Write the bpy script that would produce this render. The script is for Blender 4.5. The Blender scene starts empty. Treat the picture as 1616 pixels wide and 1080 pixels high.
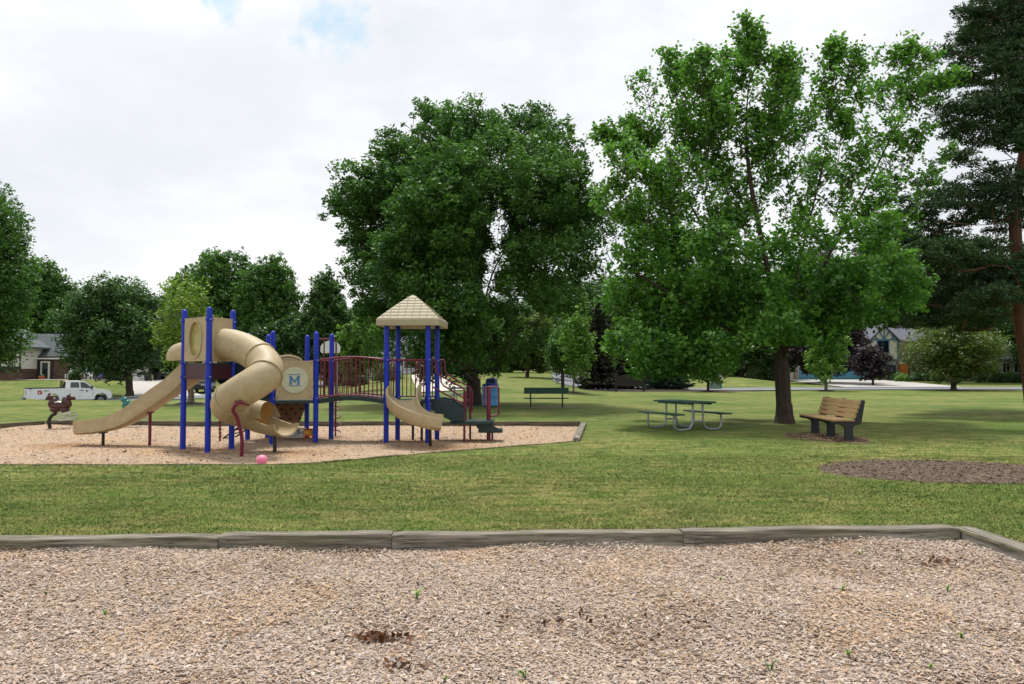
import bpy, bmesh, math, random
import numpy as np
from mathutils import Vector, Matrix, geometry
PI = math.pi
rng = np.random.default_rng(7); random.seed(7)
sc = bpy.context.scene
COL = sc.collection
F, CX, CY, PITCH, CAMZ = 1257.0, 808.0, 540.0, math.atan(45/1257.0), 1.6

# ------------------------------------------------------------------ camera
cd = bpy.data.cameras.new('camera'); cam = bpy.data.objects.new('camera', cd); COL.objects.link(cam)
cd.lens = 28.0; cd.sensor_width = 36.0; cd.clip_start = 0.1; cd.clip_end = 3000
cam.location = (0, 0, CAMZ); cam.rotation_euler = (PI/2 + PITCH, 0, 0); sc.camera = cam

def ray(px, py):
    a = (px-CX)/F; b = (CY-py)/F; c, s = math.cos(PITCH), math.sin(PITCH)
    return np.array([a, c - b*s, s + b*c])
def at(px, py, z=0.0):
    d = ray(px, py); t = (z-CAMZ)/d[2]; return Vector((d[0]*t, d[1]*t, z))
def P(px, py, Y):
    d = ray(px, py); t = Y/d[1]; return Vector((d[0]*t, Y, CAMZ + d[2]*t))

# ------------------------------------------------------------------ terrain height
COLS = [(-3., [(0,0),(43,0),(57,-1.15),(67,-1.2),(73,-.9),(90,.47),(130,1.2),(400,3)]),
        (-.52, [(0,0),(43,0),(57,-1.15),(67,-1.2),(73,-.9),(90,.47),(130,1.2),(400,3)]),
        (-.47, [(0,0),(43,0),(58,-.85),(74,-.87),(90,.3),(130,1.1),(400,3)]),
        (-.4, [(0,0),(43,0),(60,-.9),(84,-.8),(102,.2),(130,.8),(400,3)]),
        (-.25,[(0,0),(43,0),(60,-.3),(85,0),(110,.8),(400,3)]),
        (-.1, [(0,0),(45,0),(52,.2),(75,1.18),(110,1.5),(400,3)]),
        (.03, [(0,0),(45,0),(70,.6),(100,1.3),(130,1.5),(400,3)]),
        (.12, [(0,0),(60,0),(75,0),(100,.5),(130,1),(400,3)]),
        (.20, [(0,0),(60,0),(74,0),(90,.3),(130,1),(400,3)]),
        (.28, [(0,0),(75,0),(88,.75),(100,.8),(130,1),(400,3)]),
        (.34, [(0,0),(75,0),(92,.35),(107,.36),(140,.8),(400,3)]),
        (.5,  [(0,0),(75,0),(90,.2),(107,.36),(140,.8),(400,3)]),
        (3.,  [(0,0),(75,0),(90,.2),(107,.36),(140,.8),(400,3)])]
def h(x, y):
    x = np.asarray(x, float); y = np.maximum(np.asarray(y, float), .01); u = x/y
    zs = []; us = [c[0] for c in COLS]
    Z = np.stack([np.interp(y, [p[0] for p in c[1]], [p[1] for p in c[1]]) for c in COLS])
    u = np.clip(u, us[0], us[-1]-1e-6); i = np.clip(np.searchsorted(us, u, side='right')-1, 0, len(us)-2)
    ua = np.array(us); t = (u-ua[i])/(ua[i+1]-ua[i]); t = t*t*(3-2*t)
    Zi = np.take_along_axis(Z, np.expand_dims(i,0), 0)[0]; Zj = np.take_along_axis(Z, np.expand_dims(i+1,0), 0)[0]
    return Zi*(1-t)+Zj*t
def hh(x, y): return float(h(np.array([x]), np.array([y]))[0])
def hit(px, py):
    d = ray(px, py); t = 5.0
    while t < 300:
        if CAMZ + d[2]*t < hh(d[0]*t, d[1]*t): break
        t += .25
    return Vector((d[0]*t, d[1]*t, hh(d[0]*t, d[1]*t)))

# ------------------------------------------------------------------ objects
def tag(o, label=None, cat=None, group=None, kind=None):
    if label: o['label'] = label
    if cat: o['category'] = cat
    if group: o['group'] = group
    if kind: o['kind'] = kind
    return o
def empty(name, loc=(0,0,0), label=None, cat=None, group=None, rz=0):
    o = bpy.data.objects.new(name, None); COL.objects.link(o); o.location = loc; o.rotation_euler = (0,0,rz)
    o.empty_display_size = .1
    return tag(o, label, cat, group)
WORLDROOTS = set()     # things whose parts are drawn in world coordinates
def worldoff(o):
    v = Vector((0,0,0)); t = o
    while t is not None and t.parent is not None: t = t.parent
    if t is None or t.name not in WORLDROOTS: return v
    while o is not None: v = v + o.location; o = o.parent
    return v
def copy_tree(o, parent=None):
    c = o.copy(); COL.objects.link(c); c.parent = parent
    for ch in list(o.children): copy_tree(ch, c)
    return c

def cr(pts, n=6):
    """Catmull-Rom through the points"""
    p = [np.array(q, float) for q in pts]; p = [2*p[0]-p[1]] + p + [2*p[-1]-p[-2]]; out = []
    for i in range(1, len(p)-2):
        for k in range(n):
            t = k/n; a,b,c,d = p[i-1],p[i],p[i+1],p[i+2]
            out.append(.5*((2*b)+(c-a)*t+(2*a-5*b+4*c-d)*t*t+(3*b-3*c+d-a)*t**3))
    out.append(p[-2]); return out

class M:
    def __init__(s): s.v = []; s.f = []
    def add(s, vs, fs):
        n = len(s.v); s.v += [tuple(map(float, v)) for v in vs]; s.f += [tuple(n+i for i in f) for f in fs]; return s
    def box(s, c, size, rz=0, R=None):
        hx, hy, hz = [q/2 for q in size]; c = Vector(c); R = R or Matrix.Rotation(rz, 3, 'Z')
        vs = [c + R @ Vector((x*hx, y*hy, z*hz)) for x in (-1,1) for y in (-1,1) for z in (-1,1)]
        return s.add(vs, [(0,1,3,2),(4,6,7,5),(0,4,5,1),(2,3,7,6),(0,2,6,4),(1,5,7,3)])
    def beam(s, a, b, w, t, up=(0,0,1)):
        a = Vector(a); b = Vector(b); d = (b-a); L = d.length; d.normalize(); up = Vector(up)
        if abs(d.dot(up)) > .98: up = Vector((0,1,0))
        sd = d.cross(up).normalized(); u2 = sd.cross(d)
        R = Matrix((d, sd, u2)).transposed()
        return s.box((a+b)/2, (L, w, t), R=R)
    def tube(s, pts, r, seg=8, cap=True, rend=None):
        pts = [Vector(p) for p in pts]; n = len(pts)
        rs = r if isinstance(r, (list, tuple, np.ndarray)) else [r + ((rend-r)*i/(n-1) if rend is not None else 0) for i in range(n)]
        t0 = (pts[1]-pts[0]).normalized(); u = t0.orthogonal().normalized(); vs = []; fs = []
        for i, p in enumerate(pts):
            t = ((pts[min(i+1,n-1)]-pts[max(i-1,0)])).normalized()
            u = (u - t*u.dot(t)).normalized(); w = t.cross(u)
            vs += [p + (u*math.cos(2*PI*k/seg) + w*math.sin(2*PI*k/seg))*rs[i] for k in range(seg)]
        for i in range(n-1):
            for k in range(seg):
                a = i*seg+k; b = i*seg+(k+1)%seg; fs.append((a, b, b+seg, a+seg))
        if cap: fs += [tuple(range(seg-1,-1,-1)), tuple((n-1)*seg+k for k in range(seg))]
        return s.add(vs, fs)
    def sweep(s, pts, prof, closed=True, cap=True, scale=None, up=(0,0,1)):
        """profile (lateral, up) swept with a level frame"""
        pts = [Vector(p) for p in pts]; n = len(pts); m = len(prof(0) if callable(prof) else prof); vs = []; fs = []; up = Vector(up)
        for i, p in enumerate(pts):
            t = (pts[min(i+1,n-1)]-pts[max(i-1,0)]).normalized(); sd = t.cross(up).normalized(); u = sd.cross(t)
            pr = prof(i/(n-1)) if callable(prof) else prof
            vs += [p + sd*a + u*b for a, b in pr]
        for i in range(n-1):
            for k in range(m if closed else m-1):
                a = i*m+k; b = i*m+(k+1)%m; fs.append((a, b, b+m, a+m))
        if cap and closed: fs += [tuple(range(m-1,-1,-1)), tuple((n-1)*m+k for k in range(m))]
        return s.add(vs, fs)
    def lathe(s, prof, c=(0,0,0), seg=20, R=None, cap=False):
        c = Vector(c); R = R or Matrix.Identity(3); vs = []; fs = []; m = len(prof)
        for r, z in prof:
            for k in range(seg): vs.append(c + R @ Vector((r*math.cos(2*PI*k/seg), r*math.sin(2*PI*k/seg), z)))
        for i in range(m-1):
            for k in range(seg):
                a = i*seg+k; b = i*seg+(k+1)%seg; fs.append((a,b,b+seg,a+seg))
        if cap: fs += [tuple(range(seg-1,-1,-1)), tuple((m-1)*seg+k for k in range(seg))]
        return s.add(vs, fs)
    def ball(s, c, r, seg=14, rings=9, R=None):
        if not isinstance(r, (tuple, list)): r = (r,r,r)
        c = Vector(c); R = R or Matrix.Identity(3); vs = []; fs = []
        for i in range(rings+1):
            th = PI*i/rings
            for k in range(seg):
                ph = 2*PI*k/seg
                vs.append(c + R @ Vector((r[0]*math.sin(th)*math.cos(ph), r[1]*math.sin(th)*math.sin(ph), r[2]*math.cos(th))))
        for i in range(rings):
            for k in range(seg): fs.append((i*seg+k, (i+1)*seg+k, (i+1)*seg+(k+1)%seg, i*seg+(k+1)%seg))
        return s.add(vs, fs)
    def prism(s, poly, o, ax, ay, n, t):
        """polygon (a,b) in the plane o + a*ax + b*ay, thickness t along n (from the plane backwards and forwards half each)"""
        o, ax, ay, n = Vector(o), Vector(ax), Vector(ay), Vector(n); m = len(poly)
        A = [o + ax*a + ay*b - n*t/2 for a, b in poly]; B = [o + ax*a + ay*b + n*t/2 for a, b in poly]
        return s.add(A+B, [tuple(range(m-1,-1,-1)), tuple(range(m,2*m))] + [(i,(i+1)%m,(i+1)%m+m,i+m) for i in range(m)])
    def ring(s, outer, inner, o, ax, ay, n, t):
        o, ax, ay, n = Vector(o), Vector(ax), Vector(ay), Vector(n); m = len(outer)
        vs = [o+ax*a+ay*b+n*q*t/2 for q in (-1,1) for L in (outer, inner) for a, b in L]; fs = []
        for i in range(m):
            j = (i+1)%m
            fs += [(i,i+m,j+m,j), (2*m+i,2*m+j,3*m+j,3*m+i), (i,j,2*m+j,2*m+i), (m+i,3*m+i,3*m+j,m+j)]
        return s.add(vs, fs)
    def build(s, name, mat, parent=None, smooth=False, bevel=0, bseg=2, fix=True):
        me = bpy.data.meshes.new(name); off = worldoff(parent)
        me.from_pydata([tuple(Vector(v)-off) for v in s.v], [], s.f)
        if fix:
            bm = bmesh.new(); bm.from_mesh(me); bmesh.ops.remove_doubles(bm, verts=bm.verts, dist=1e-5)
            bmesh.ops.recalc_face_normals(bm, faces=bm.faces)
            if bevel:
                es = [e for e in bm.edges if len(e.link_faces)==2 and e.calc_face_angle(0) > .6]
                try: bmesh.ops.bevel(bm, geom=es, offset=bevel, segments=bseg, profile=.6, affect='EDGES', clamp_overlap=True)
                except Exception: pass
            bm.to_mesh(me); bm.free()
        o = bpy.data.objects.new(name, me); COL.objects.link(o)
        for mm in (mat if isinstance(mat, (list, tuple)) else [mat]): me.materials.append(mm)
        if smooth:
            me.polygons.foreach_set('use_smooth', [True]*len(me.polygons))
            try: me.set_sharp_from_angle(angle=math.radians(40))
            except Exception: pass
        if parent is not None: o.parent = parent
        return o

def mesh_np(name, verts, k, attrs=None, mat=None, parent=None, smooth=False):
    """independent k-gons: verts (n*k,3)"""
    n = len(verts)//k; me = bpy.data.meshes.new(name)
    me.vertices.add(len(verts)); me.vertices.foreach_set('co', np.ascontiguousarray(verts, dtype=np.float32).ravel())
    me.loops.add(n*k); me.loops.foreach_set('vertex_index', np.arange(n*k, dtype=np.int32))
    me.polygons.add(n); me.polygons.foreach_set('loop_start', np.arange(n, dtype=np.int32)*k)
    me.polygons.foreach_set('loop_total', np.full(n, k, dtype=np.int32))
    me.update(calc_edges=True)
    for nm, arr in (attrs or {}).items():
        if arr.ndim == 1:
            a = me.attributes.new(nm, 'FLOAT', 'FACE'); a.data.foreach_set('value', arr.astype(np.float32))
        else:
            a = me.attributes.new(nm, 'FLOAT_COLOR', 'FACE'); c4 = np.ones((n,4), np.float32); c4[:,:3] = arr; a.data.foreach_set('color', c4.ravel())
    if mat: me.materials.append(mat)
    o = bpy.data.objects.new(name, me); COL.objects.link(o)
    if parent is not None: o.parent = parent
    return o

# ------------------------------------------------------------------ materials
def s2l(r, g, b):
    f = lambda c: (c/255/12.92 if c/255 <= .04045 else ((c/255+.055)/1.055)**2.4)
    return (f(r), f(g), f(b), 1)
def nodes(name):
    m = bpy.data.materials.new(name); m.use_nodes = True; nt = m.node_tree
    b = nt.nodes['Principled BSDF']; return m, nt, b
def N(nt, t, **kw):
    n = nt.nodes.new(t)
    for k, v in kw.items():
        if k in ('noise_dimensions','operation','blend_type','data_type','attribute_name','feature','distance','wave_type','bands_direction','interpolation','clamp_factor'): setattr(n, k, v)
        else: n.inputs[k].default_value = v
    return n
def mixc(nt, fac, a, b, bt='MIX'):
    n = nt.nodes.new('ShaderNodeMix'); n.data_type = 'RGBA'; n.blend_type = bt
    for sock, v in ((n.inputs[0], fac), (n.inputs[6], a), (n.inputs[7], b)):
        if hasattr(v, 'links'): nt.links.new(v, sock)
        else: sock.default_value = v
    return n.outputs[2]
def ramp(nt, src, stops):
    n = nt.nodes.new('ShaderNodeValToRGB'); nt.links.new(src, n.inputs[0]); e = n.color_ramp.elements
    while len(e) < len(stops): e.new(.5)
    for i, (p, c) in enumerate(stops):
        e[i].position = p; e[i].color = c if hasattr(c, '__len__') else (c,c,c,1)
    return n.outputs[0]
def noise(nt, scale, detail=4, vec=None, rough=.55, mscale=None, coord='Object'):
    if vec is None:
        tc = nt.nodes.new('ShaderNodeTexCoord'); vec = tc.outputs[coord]
    if mscale:
        mp = nt.nodes.new('ShaderNodeMapping'); mp.inputs['Scale'].default_value = mscale; nt.links.new(vec, mp.inputs[0]); vec = mp.outputs[0]
    n = nt.nodes.new('ShaderNodeTexNoise'); n.inputs['Scale'].default_value = scale; n.inputs['Detail'].default_value = detail
    n.inputs['Roughness'].default_value = rough; nt.links.new(vec, n.inputs['Vector']); return n.outputs['Fac']
def bump(nt, bsdf, hsock, strength=.3, dist=.02):
    b = nt.nodes.new('ShaderNodeBump'); b.inputs['Strength'].default_value = strength; b.inputs['Distance'].default_value = dist
    nt.links.new(hsock, b.inputs['Height']); nt.links.new(b.outputs[0], bsdf.inputs['Normal'])
def dark(c, k): return (c[0]*k, c[1]*k, c[2]*k, 1)
def mat(name, col, rough=.6, metal=0, var=.25, scale=3, bmp=0, bscale=40, spec=.5, fine=None):
    m, nt, b = nodes(name); col = tuple(col)[:3]+(1,)
    n = noise(nt, scale, 6)
    f = ramp(nt, n, [(.3, 0.), (.7, 1.)])
    c = mixc(nt, f, dark(col, 1-var), dark(col, 1+var*.6))
    if fine:
        f2 = ramp(nt, noise(nt, fine[0], 3), [(.35, 1-fine[1]), (.65, 1.)]); c = mixc(nt, 1.0, c, f2, 'MULTIPLY')
    nt.links.new(c, b.inputs['Base Color']); b.inputs['Roughness'].default_value = rough; b.inputs['Metallic'].default_value = metal
    b.inputs['Specular IOR Level'].default_value = spec
    if bmp: bump(nt, b, noise(nt, bscale, 4), bmp, .01)
    return m

MT = {}
MT['tan']   = mat('tan_plastic', s2l(180,162,126), .55, var=.10, scale=1.3, fine=(11,.14), spec=.4)
MT['tanglow'] = mat('tan_plastic_glow', s2l(206,164,100), .5, var=.08, scale=2)  # orange base colour imitates daylight glowing through the tube wall
MT['tanroof'] = mat('tan_roof_plastic', s2l(168,158,130), .65, var=.10, scale=4, fine=(30,.1))
MT['cream'] = mat('cream_plastic', s2l(192,194,168), .5, var=.08, scale=6)
MT['blue']  = mat('blue_paint', s2l(8,44,178), .45, var=.2, scale=2, fine=(12,.2), spec=.4)
MT['maroon']= mat('maroon_paint', s2l(108,20,50), .45, var=.15, scale=3)
MT['maroonp']= mat('maroon_panel', s2l(60,8,28), .45, var=.15, scale=3)
MT['deck']  = mat('dark_green_deck', s2l(18,48,50), .45, var=.25, scale=5)
MT['black'] = mat('black_steel', s2l(26,22,24), .5, var=.2)
MT['clamp'] = mat('clamp_metal', s2l(120,130,150), .4, metal=.5, var=.1)
MT['oval']  = mat('yellowed_window', s2l(168,158,92), .3, var=.3, scale=9)
MT['mblue'] = mat('letter_blue', s2l(60,118,178), .5, var=.1)
MT['faint'] = mat('faded_print', s2l(186,196,150), .5, var=.15, scale=20)
MT['climb'] = mat('brown_climb_panel', s2l(92,62,40), .6, var=.2)
MT['hole']  = mat('hole_dark', s2l(20,12,8), .8, var=.1)
MT['benchgreen'] = mat('green_mesh_metal', s2l(20,68,54), .45, var=.2, scale=8)
MT['galv']  = mat('galvanised_steel', s2l(150,155,160), .38, metal=.6, var=.12, scale=12)
MT['recyc'] = mat('black_moulded_end', s2l(34,36,42), .6, var=.2)
MT['paint_white'] = mat('white_vehicle_paint', s2l(225,228,232), .25, var=.03, spec=.6)
MT['glass'] = mat('dark_glass', s2l(22,28,32), .08, var=.2, spec=.8)
MT['glassg'] = mat('window_glass', s2l(40,52,58), .1, var=.3, scale=1.2, spec=.8)
MT['tyre']  = mat('tyre_rubber', s2l(22,22,22), .85, var=.2)
MT['rim']   = mat('wheel_rim', s2l(120,122,126), .35, metal=.7, var=.1)
MT['red']   = mat('red_plastic', s2l(170,24,28), .4, var=.1)
MT['redlens'] = mat('red_lens', s2l(160,20,20), .25, var=.1)
MT['chrome'] = mat('bright_trim', s2l(190,192,196), .2, metal=.8, var=.05)
MT['concrete'] = mat('pale_concrete', s2l(182,178,172), .85, var=.08, scale=.8, fine=(6,.07), bmp=.1)
MT['court'] = mat('court_concrete', s2l(196,188,176), .85, var=.05, scale=.5, fine=(4,.05))
MT['asphalt'] = mat('grey_asphalt', s2l(118,120,126), .9, var=.08, scale=.5, fine=(9,.12))
MT['kerb'] = mat('kerb_concrete', s2l(176,174,168), .85, var=.1)
MT['stucco'] = mat('white_stucco', s2l(214,208,200), .85, var=.06, scale=1)
MT['cream_wall'] = mat('cream_wall', s2l(206,202,184), .85, var=.06, scale=1)
MT['siding'] = mat('beige_siding', s2l(176,172,158), .8, var=.06, scale=1)
MT['wsiding'] = mat('white_siding', s2l(206,208,210), .8, var=.06, scale=1)
MT['timberbrown'] = mat('dark_brown_trim', s2l(48,40,40), .7, var=.15)
MT['bluetrim'] = mat('slate_blue_trim', s2l(70,116,138), .6, var=.12)
MT['bluedoor'] = mat('blue_garage_door', s2l(84,146,172), .6, var=.08)
MT['orange_door'] = mat('orange_wood_door', s2l(186,104,46), .5, var=.2)
MT['white_door'] = mat('white_door_paint', s2l(222,220,214), .5, var=.05)
MT['darkgreen'] = mat('dark_green_paint', s2l(30,70,60), .5, var=.2)
MT['teal'] = mat('teal_plastic', s2l(24,112,104), .35, var=.2, scale=14)
MT['brownpl'] = mat('brown_plastic', s2l(66,30,28), .35, var=.3, scale=9)
MT['ltblue'] = mat('light_blue_barrel', s2l(84,156,212), .4, var=.1)
MT['dkblue'] = mat('dark_blue_lid', s2l(24,56,134), .35, var=.15)
MT['whitepl'] = mat('white_plastic', s2l(214,218,220), .45, var=.05)
MT['pink'] = mat('pink_rubber', s2l(236,130,160), .5, var=.12, scale=20)
MT['orange'] = mat('orange_plastic', s2l(238,142,26), .4, var=.1)
MT['yellow'] = mat('yellow_plastic', s2l(232,196,40), .4, var=.1)
MT['green'] = mat('bright_green_plastic', s2l(30,150,90), .4, var=.1)
MT['purple'] = mat('purple_plastic', s2l(104,96,170), .5, var=.1)
MT['signbrown'] = mat('dark_sign_wood', s2l(36,26,22), .7, var=.3, scale=6)
MT['signgreen'] = mat('street_sign_green', s2l(30,120,96), .4, var=.1)
MT['binblack'] = mat('black_bin', s2l(26,26,30), .6, var=.2)
MT['mulch'] = mat('dark_mulch', s2l(58,36,28), .95, var=.4, scale=8, fine=(40,.5), bmp=.6, bscale=30)
MT['bare'] = mat('bare_dirt', s2l(128,106,84), .95, var=.25, scale=4, fine=(30,.3), bmp=.5, bscale=30)

def roofmat(name, c, k=3.0):
    m, nt, b = nodes(name)
    f = noise(nt, k, 4, mscale=(1,1,6)); c1 = mixc(nt, ramp(nt, f, [(.3,0.),(.7,1.)]), dark(c,.75), dark(c,1.15))
    nt.links.new(c1, b.inputs['Base Color']); b.inputs['Roughness'].default_value = .9; return m
MT['roofgreen'] = roofmat('grey_green_shingles', s2l(84,93,96))
MT['roofgrey'] = roofmat('grey_shingles', s2l(104,104,116))
MT['roofred'] = roofmat('brown_red_shingles', s2l(112,78,74))
def brickmat(name, c1, c2, mort, sc_=1.6):
    m, nt, b = nodes(name); tc = nt.nodes.new('ShaderNodeTexCoord'); mp = nt.nodes.new('ShaderNodeMapping')
    mp.inputs['Rotation'].default_value = (PI/2,0,0); nt.links.new(tc.outputs['Object'], mp.inputs[0])
    br = nt.nodes.new('ShaderNodeTexBrick'); br.inputs['Scale'].default_value = sc_; br.inputs['Color1'].default_value = c1; br.inputs['Color2'].default_value = c2
    br.inputs['Mortar'].default_value = mort; br.inputs['Mortar Size'].default_value = .018; br.inputs['Bias'].default_value = -.2
    nt.links.new(mp.outputs[0], br.inputs['Vector']); n = noise(nt, 2, 5)
    c = mixc(nt, 1.0, br.outputs['Color'], ramp(nt, n, [(.3,.55),(.7,1.)]), 'MULTIPLY')
    nt.links.new(c, b.inputs['Base Color']); b.inputs['Roughness'].default_value = .9; return m
MT['brick'] = brickmat('brown_brick', s2l(112,84,68), s2l(78,58,48), s2l(112,102,94))
MT['brickpink'] = brickmat('pale_pink_brick', s2l(176,148,138), s2l(150,122,112), s2l(180,170,160))

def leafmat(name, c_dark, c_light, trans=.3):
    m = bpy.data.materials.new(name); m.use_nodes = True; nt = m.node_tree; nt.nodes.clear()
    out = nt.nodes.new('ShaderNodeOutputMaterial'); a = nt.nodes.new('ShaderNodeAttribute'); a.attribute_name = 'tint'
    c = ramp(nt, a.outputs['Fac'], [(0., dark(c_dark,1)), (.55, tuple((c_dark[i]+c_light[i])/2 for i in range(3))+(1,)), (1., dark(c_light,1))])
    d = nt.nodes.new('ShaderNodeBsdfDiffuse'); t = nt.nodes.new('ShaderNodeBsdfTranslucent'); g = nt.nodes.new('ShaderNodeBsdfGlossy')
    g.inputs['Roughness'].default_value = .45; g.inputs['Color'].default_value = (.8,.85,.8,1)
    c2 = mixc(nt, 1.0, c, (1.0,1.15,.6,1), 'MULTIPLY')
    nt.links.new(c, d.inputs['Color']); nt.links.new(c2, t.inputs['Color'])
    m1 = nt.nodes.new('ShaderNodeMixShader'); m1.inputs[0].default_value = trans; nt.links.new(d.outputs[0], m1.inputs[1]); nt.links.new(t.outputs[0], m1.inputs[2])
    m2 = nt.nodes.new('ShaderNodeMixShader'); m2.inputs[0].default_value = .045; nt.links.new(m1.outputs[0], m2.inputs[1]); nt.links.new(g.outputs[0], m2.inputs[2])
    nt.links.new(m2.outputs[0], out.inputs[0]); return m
LF = {
 'ash':   leafmat('ash_leaves', s2l(42,80,34), s2l(104,144,64)),
 'maple': leafmat('maple_leaves', s2l(52,98,36), s2l(122,170,72), .38),
 'mid':   leafmat('mid_green_leaves', s2l(50,88,38), s2l(104,144,64)),
 'dark':  leafmat('dark_green_leaves', s2l(36,66,30), s2l(78,112,50)),
 'yellow':leafmat('yellow_green_leaves', s2l(80,112,40), s2l(146,172,68)),
 'bright':leafmat('bright_green_leaves', s2l(74,112,44), s2l(134,172,78)),
 'olive': leafmat('olive_leaves', s2l(62,86,38), s2l(118,134,58)),
 'purple':leafmat('purple_leaves', s2l(36,28,36), s2l(70,56,64)),
 'pine':  leafmat('pine_needles', s2l(30,56,32), s2l(72,100,56), .15),
 'spruce':leafmat('spruce_needles', s2l(36,52,44), s2l(84,100,84), .15),
 'brownspruce':leafmat('brownish_needles', s2l(46,50,38), s2l(84,86,66), .15),
 'shrub': leafmat('shrub_leaves', s2l(40,72,36), s2l(96,130,64)),
 'weed':  leafmat('weed_leaves', s2l(110,156,56), s2l(176,214,100)),
 'deadleaf': leafmat('dead_leaves', s2l(70,40,24), s2l(150,96,62)),
 'paleflower': leafmat('pale_flowers', s2l(190,196,190), s2l(235,235,230)),
}
def barkmat(name, c):
    m, nt, b = nodes(name); f = noise(nt, 7, 6, mscale=(3,3,.5), rough=.7)
    nt.links.new(mixc(nt, ramp(nt, f, [(.35,0.),(.65,1.)]), dark(c,.45), dark(c,1.3)), b.inputs['Base Color'])
    b.inputs['Roughness'].default_value = .95; bump(nt, b, f, .9, .03); return m
BK = {'grey': barkmat('grey_bark', s2l(88,76,66)), 'dark': barkmat('dark_bark', s2l(70,58,50)), 'red': barkmat('reddish_pine_bark', s2l(106,70,55)), 'pale': barkmat('pale_bark', s2l(120,108,96))}
# ------------------------------------------------------------------ ground
def lawncolor(nt):
    tc = nt.nodes.new('ShaderNodeTexCoord'); v = tc.outputs['Object']
    big = noise(nt, .16, 5, v, .6); mid = noise(nt, .8, 7, v, .7); fine = noise(nt, 11, 4, v, .7); st = noise(nt, 2.6, 5, v, .65, mscale=(.55,1.6,1))
    g1, g2, straw = s2l(64,96,36), s2l(94,118,48), s2l(154,146,90)
    c = mixc(nt, ramp(nt, mid, [(.35,0.),(.65,1.)]), g1, g2)
    f = nt.nodes.new('ShaderNodeMath'); f.operation = 'MULTIPLY'
    nt.links.new(ramp(nt, big, [(.37,.2),(.58,1.)]), f.inputs[0]); nt.links.new(ramp(nt, st, [(.38,0.),(.62,.9)]), f.inputs[1])
    c = mixc(nt, f.outputs[0], c, straw)
    c = mixc(nt, 1.0, c, ramp(nt, fine, [(.3,.85),(.7,1.)]), 'MULTIPLY')
    return c, fine
def lawnmat():
    m, nt, b = nodes('lawn_grass'); c, fine = lawncolor(nt)
    f3 = ramp(nt, noise(nt, 45, 3, mscale=(1,.5,1)), [(.35,.78),(.65,1.08)]); c = mixc(nt, 1.0, c, f3, 'MULTIPLY'); nt.links.new(c, b.inputs['Base Color']); b.inputs['Roughness'].default_value = .95; b.inputs['Specular IOR Level'].default_value = .15
    bump(nt, b, noise(nt, 35, 4), .5, .02); return m
def blademat():
    m, nt, b = nodes('grass_blades'); c, fine = lawncolor(nt)
    a = nt.nodes.new('ShaderNodeAttribute'); a.attribute_name = 'tint'
    c = mixc(nt, ramp(nt, a.outputs['Fac'], [(0.,.0),(.7,.08),(1.,.42)]), c, s2l(172,164,104))
    c = mixc(nt, 1.0, c, ramp(nt, a.outputs['Fac'], [(0.,1.20),(.5,1.34),(1.,1.44)]), 'MULTIPLY')
    up = nt.nodes.new('ShaderNodeCombineXYZ'); up.inputs[2].default_value = 1.0; nt.links.new(up.outputs[0], b.inputs['Normal'])
    nt.links.new(c, b.inputs['Base Color']); b.inputs['Roughness'].default_value = .9; b.inputs['Specular IOR Level'].default_value = .1; return m
WORN_SHADE = [(-9.7,17.3,1.3),(-8.0,17.2,1.0),(-6.3,16.3,1.3),(-4.2,15.8,1.1),(-1.3,17.0,1.2),(-5.2,18.9,1.4),(-2.3,18.4,1.2),(-.8,18.6,.9)]  # worn slide exits, plus contact shade tinted in under slides and decks
def chipground(name, base, lo, hi, sc_=38, worn=False):
    m, nt, b = nodes(name); tc = nt.nodes.new('ShaderNodeTexCoord')
    vo = nt.nodes.new('ShaderNodeTexVoronoi'); vo.inputs['Scale'].default_value = sc_; nt.links.new(tc.outputs['Object'], vo.inputs['Vector'])
    sep = nt.nodes.new('ShaderNodeSeparateColor'); nt.links.new(vo.outputs['Color'], sep.inputs[0])
    c = ramp(nt, sep.outputs[0], [(0., dark(base,lo)), (.5, base), (1., dark(base,hi))])
    c = mixc(nt, ramp(nt, noise(nt, .9, 5), [(.45,0.),(.7,.45)]), c, s2l(186,146,96))
    c = mixc(nt, 1.0, c, ramp(nt, noise(nt, 9, 5, rough=.7), [(.3,.72),(.6,1.)]), 'MULTIPLY')
    for wx, wy, wr in (WORN_SHADE if worn else []):  # brown tint for wear and painted contact shade
        vm = nt.nodes.new('ShaderNodeVectorMath'); vm.operation = 'DISTANCE'; vm.inputs[1].default_value = (wx, wy, 0); nt.links.new(tc.outputs['Object'], vm.inputs[0])
        c = mixc(nt, ramp(nt, vm.outputs['Value'], [(.1,.8),(min(1,wr*.8),0.)]), c, s2l(150,114,80))
    nt.links.new(c, b.inputs['Base Color']); b.inputs['Roughness'].default_value = .95; b.inputs['Specular IOR Level'].default_value = .15
    bump(nt, b, sep.outputs[1], .6, .015); return m
MT['lawn'] = lawnmat(); MT['blade'] = blademat()
MT['chipbase'] = chipground('wood_chip_ground', s2l(176,156,134), .6, 1.25, 60)
MT['chipfar'] = chipground('play_area_chip_ground', s2l(186,162,136), .72, 1.15, 40, worn=True)

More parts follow.
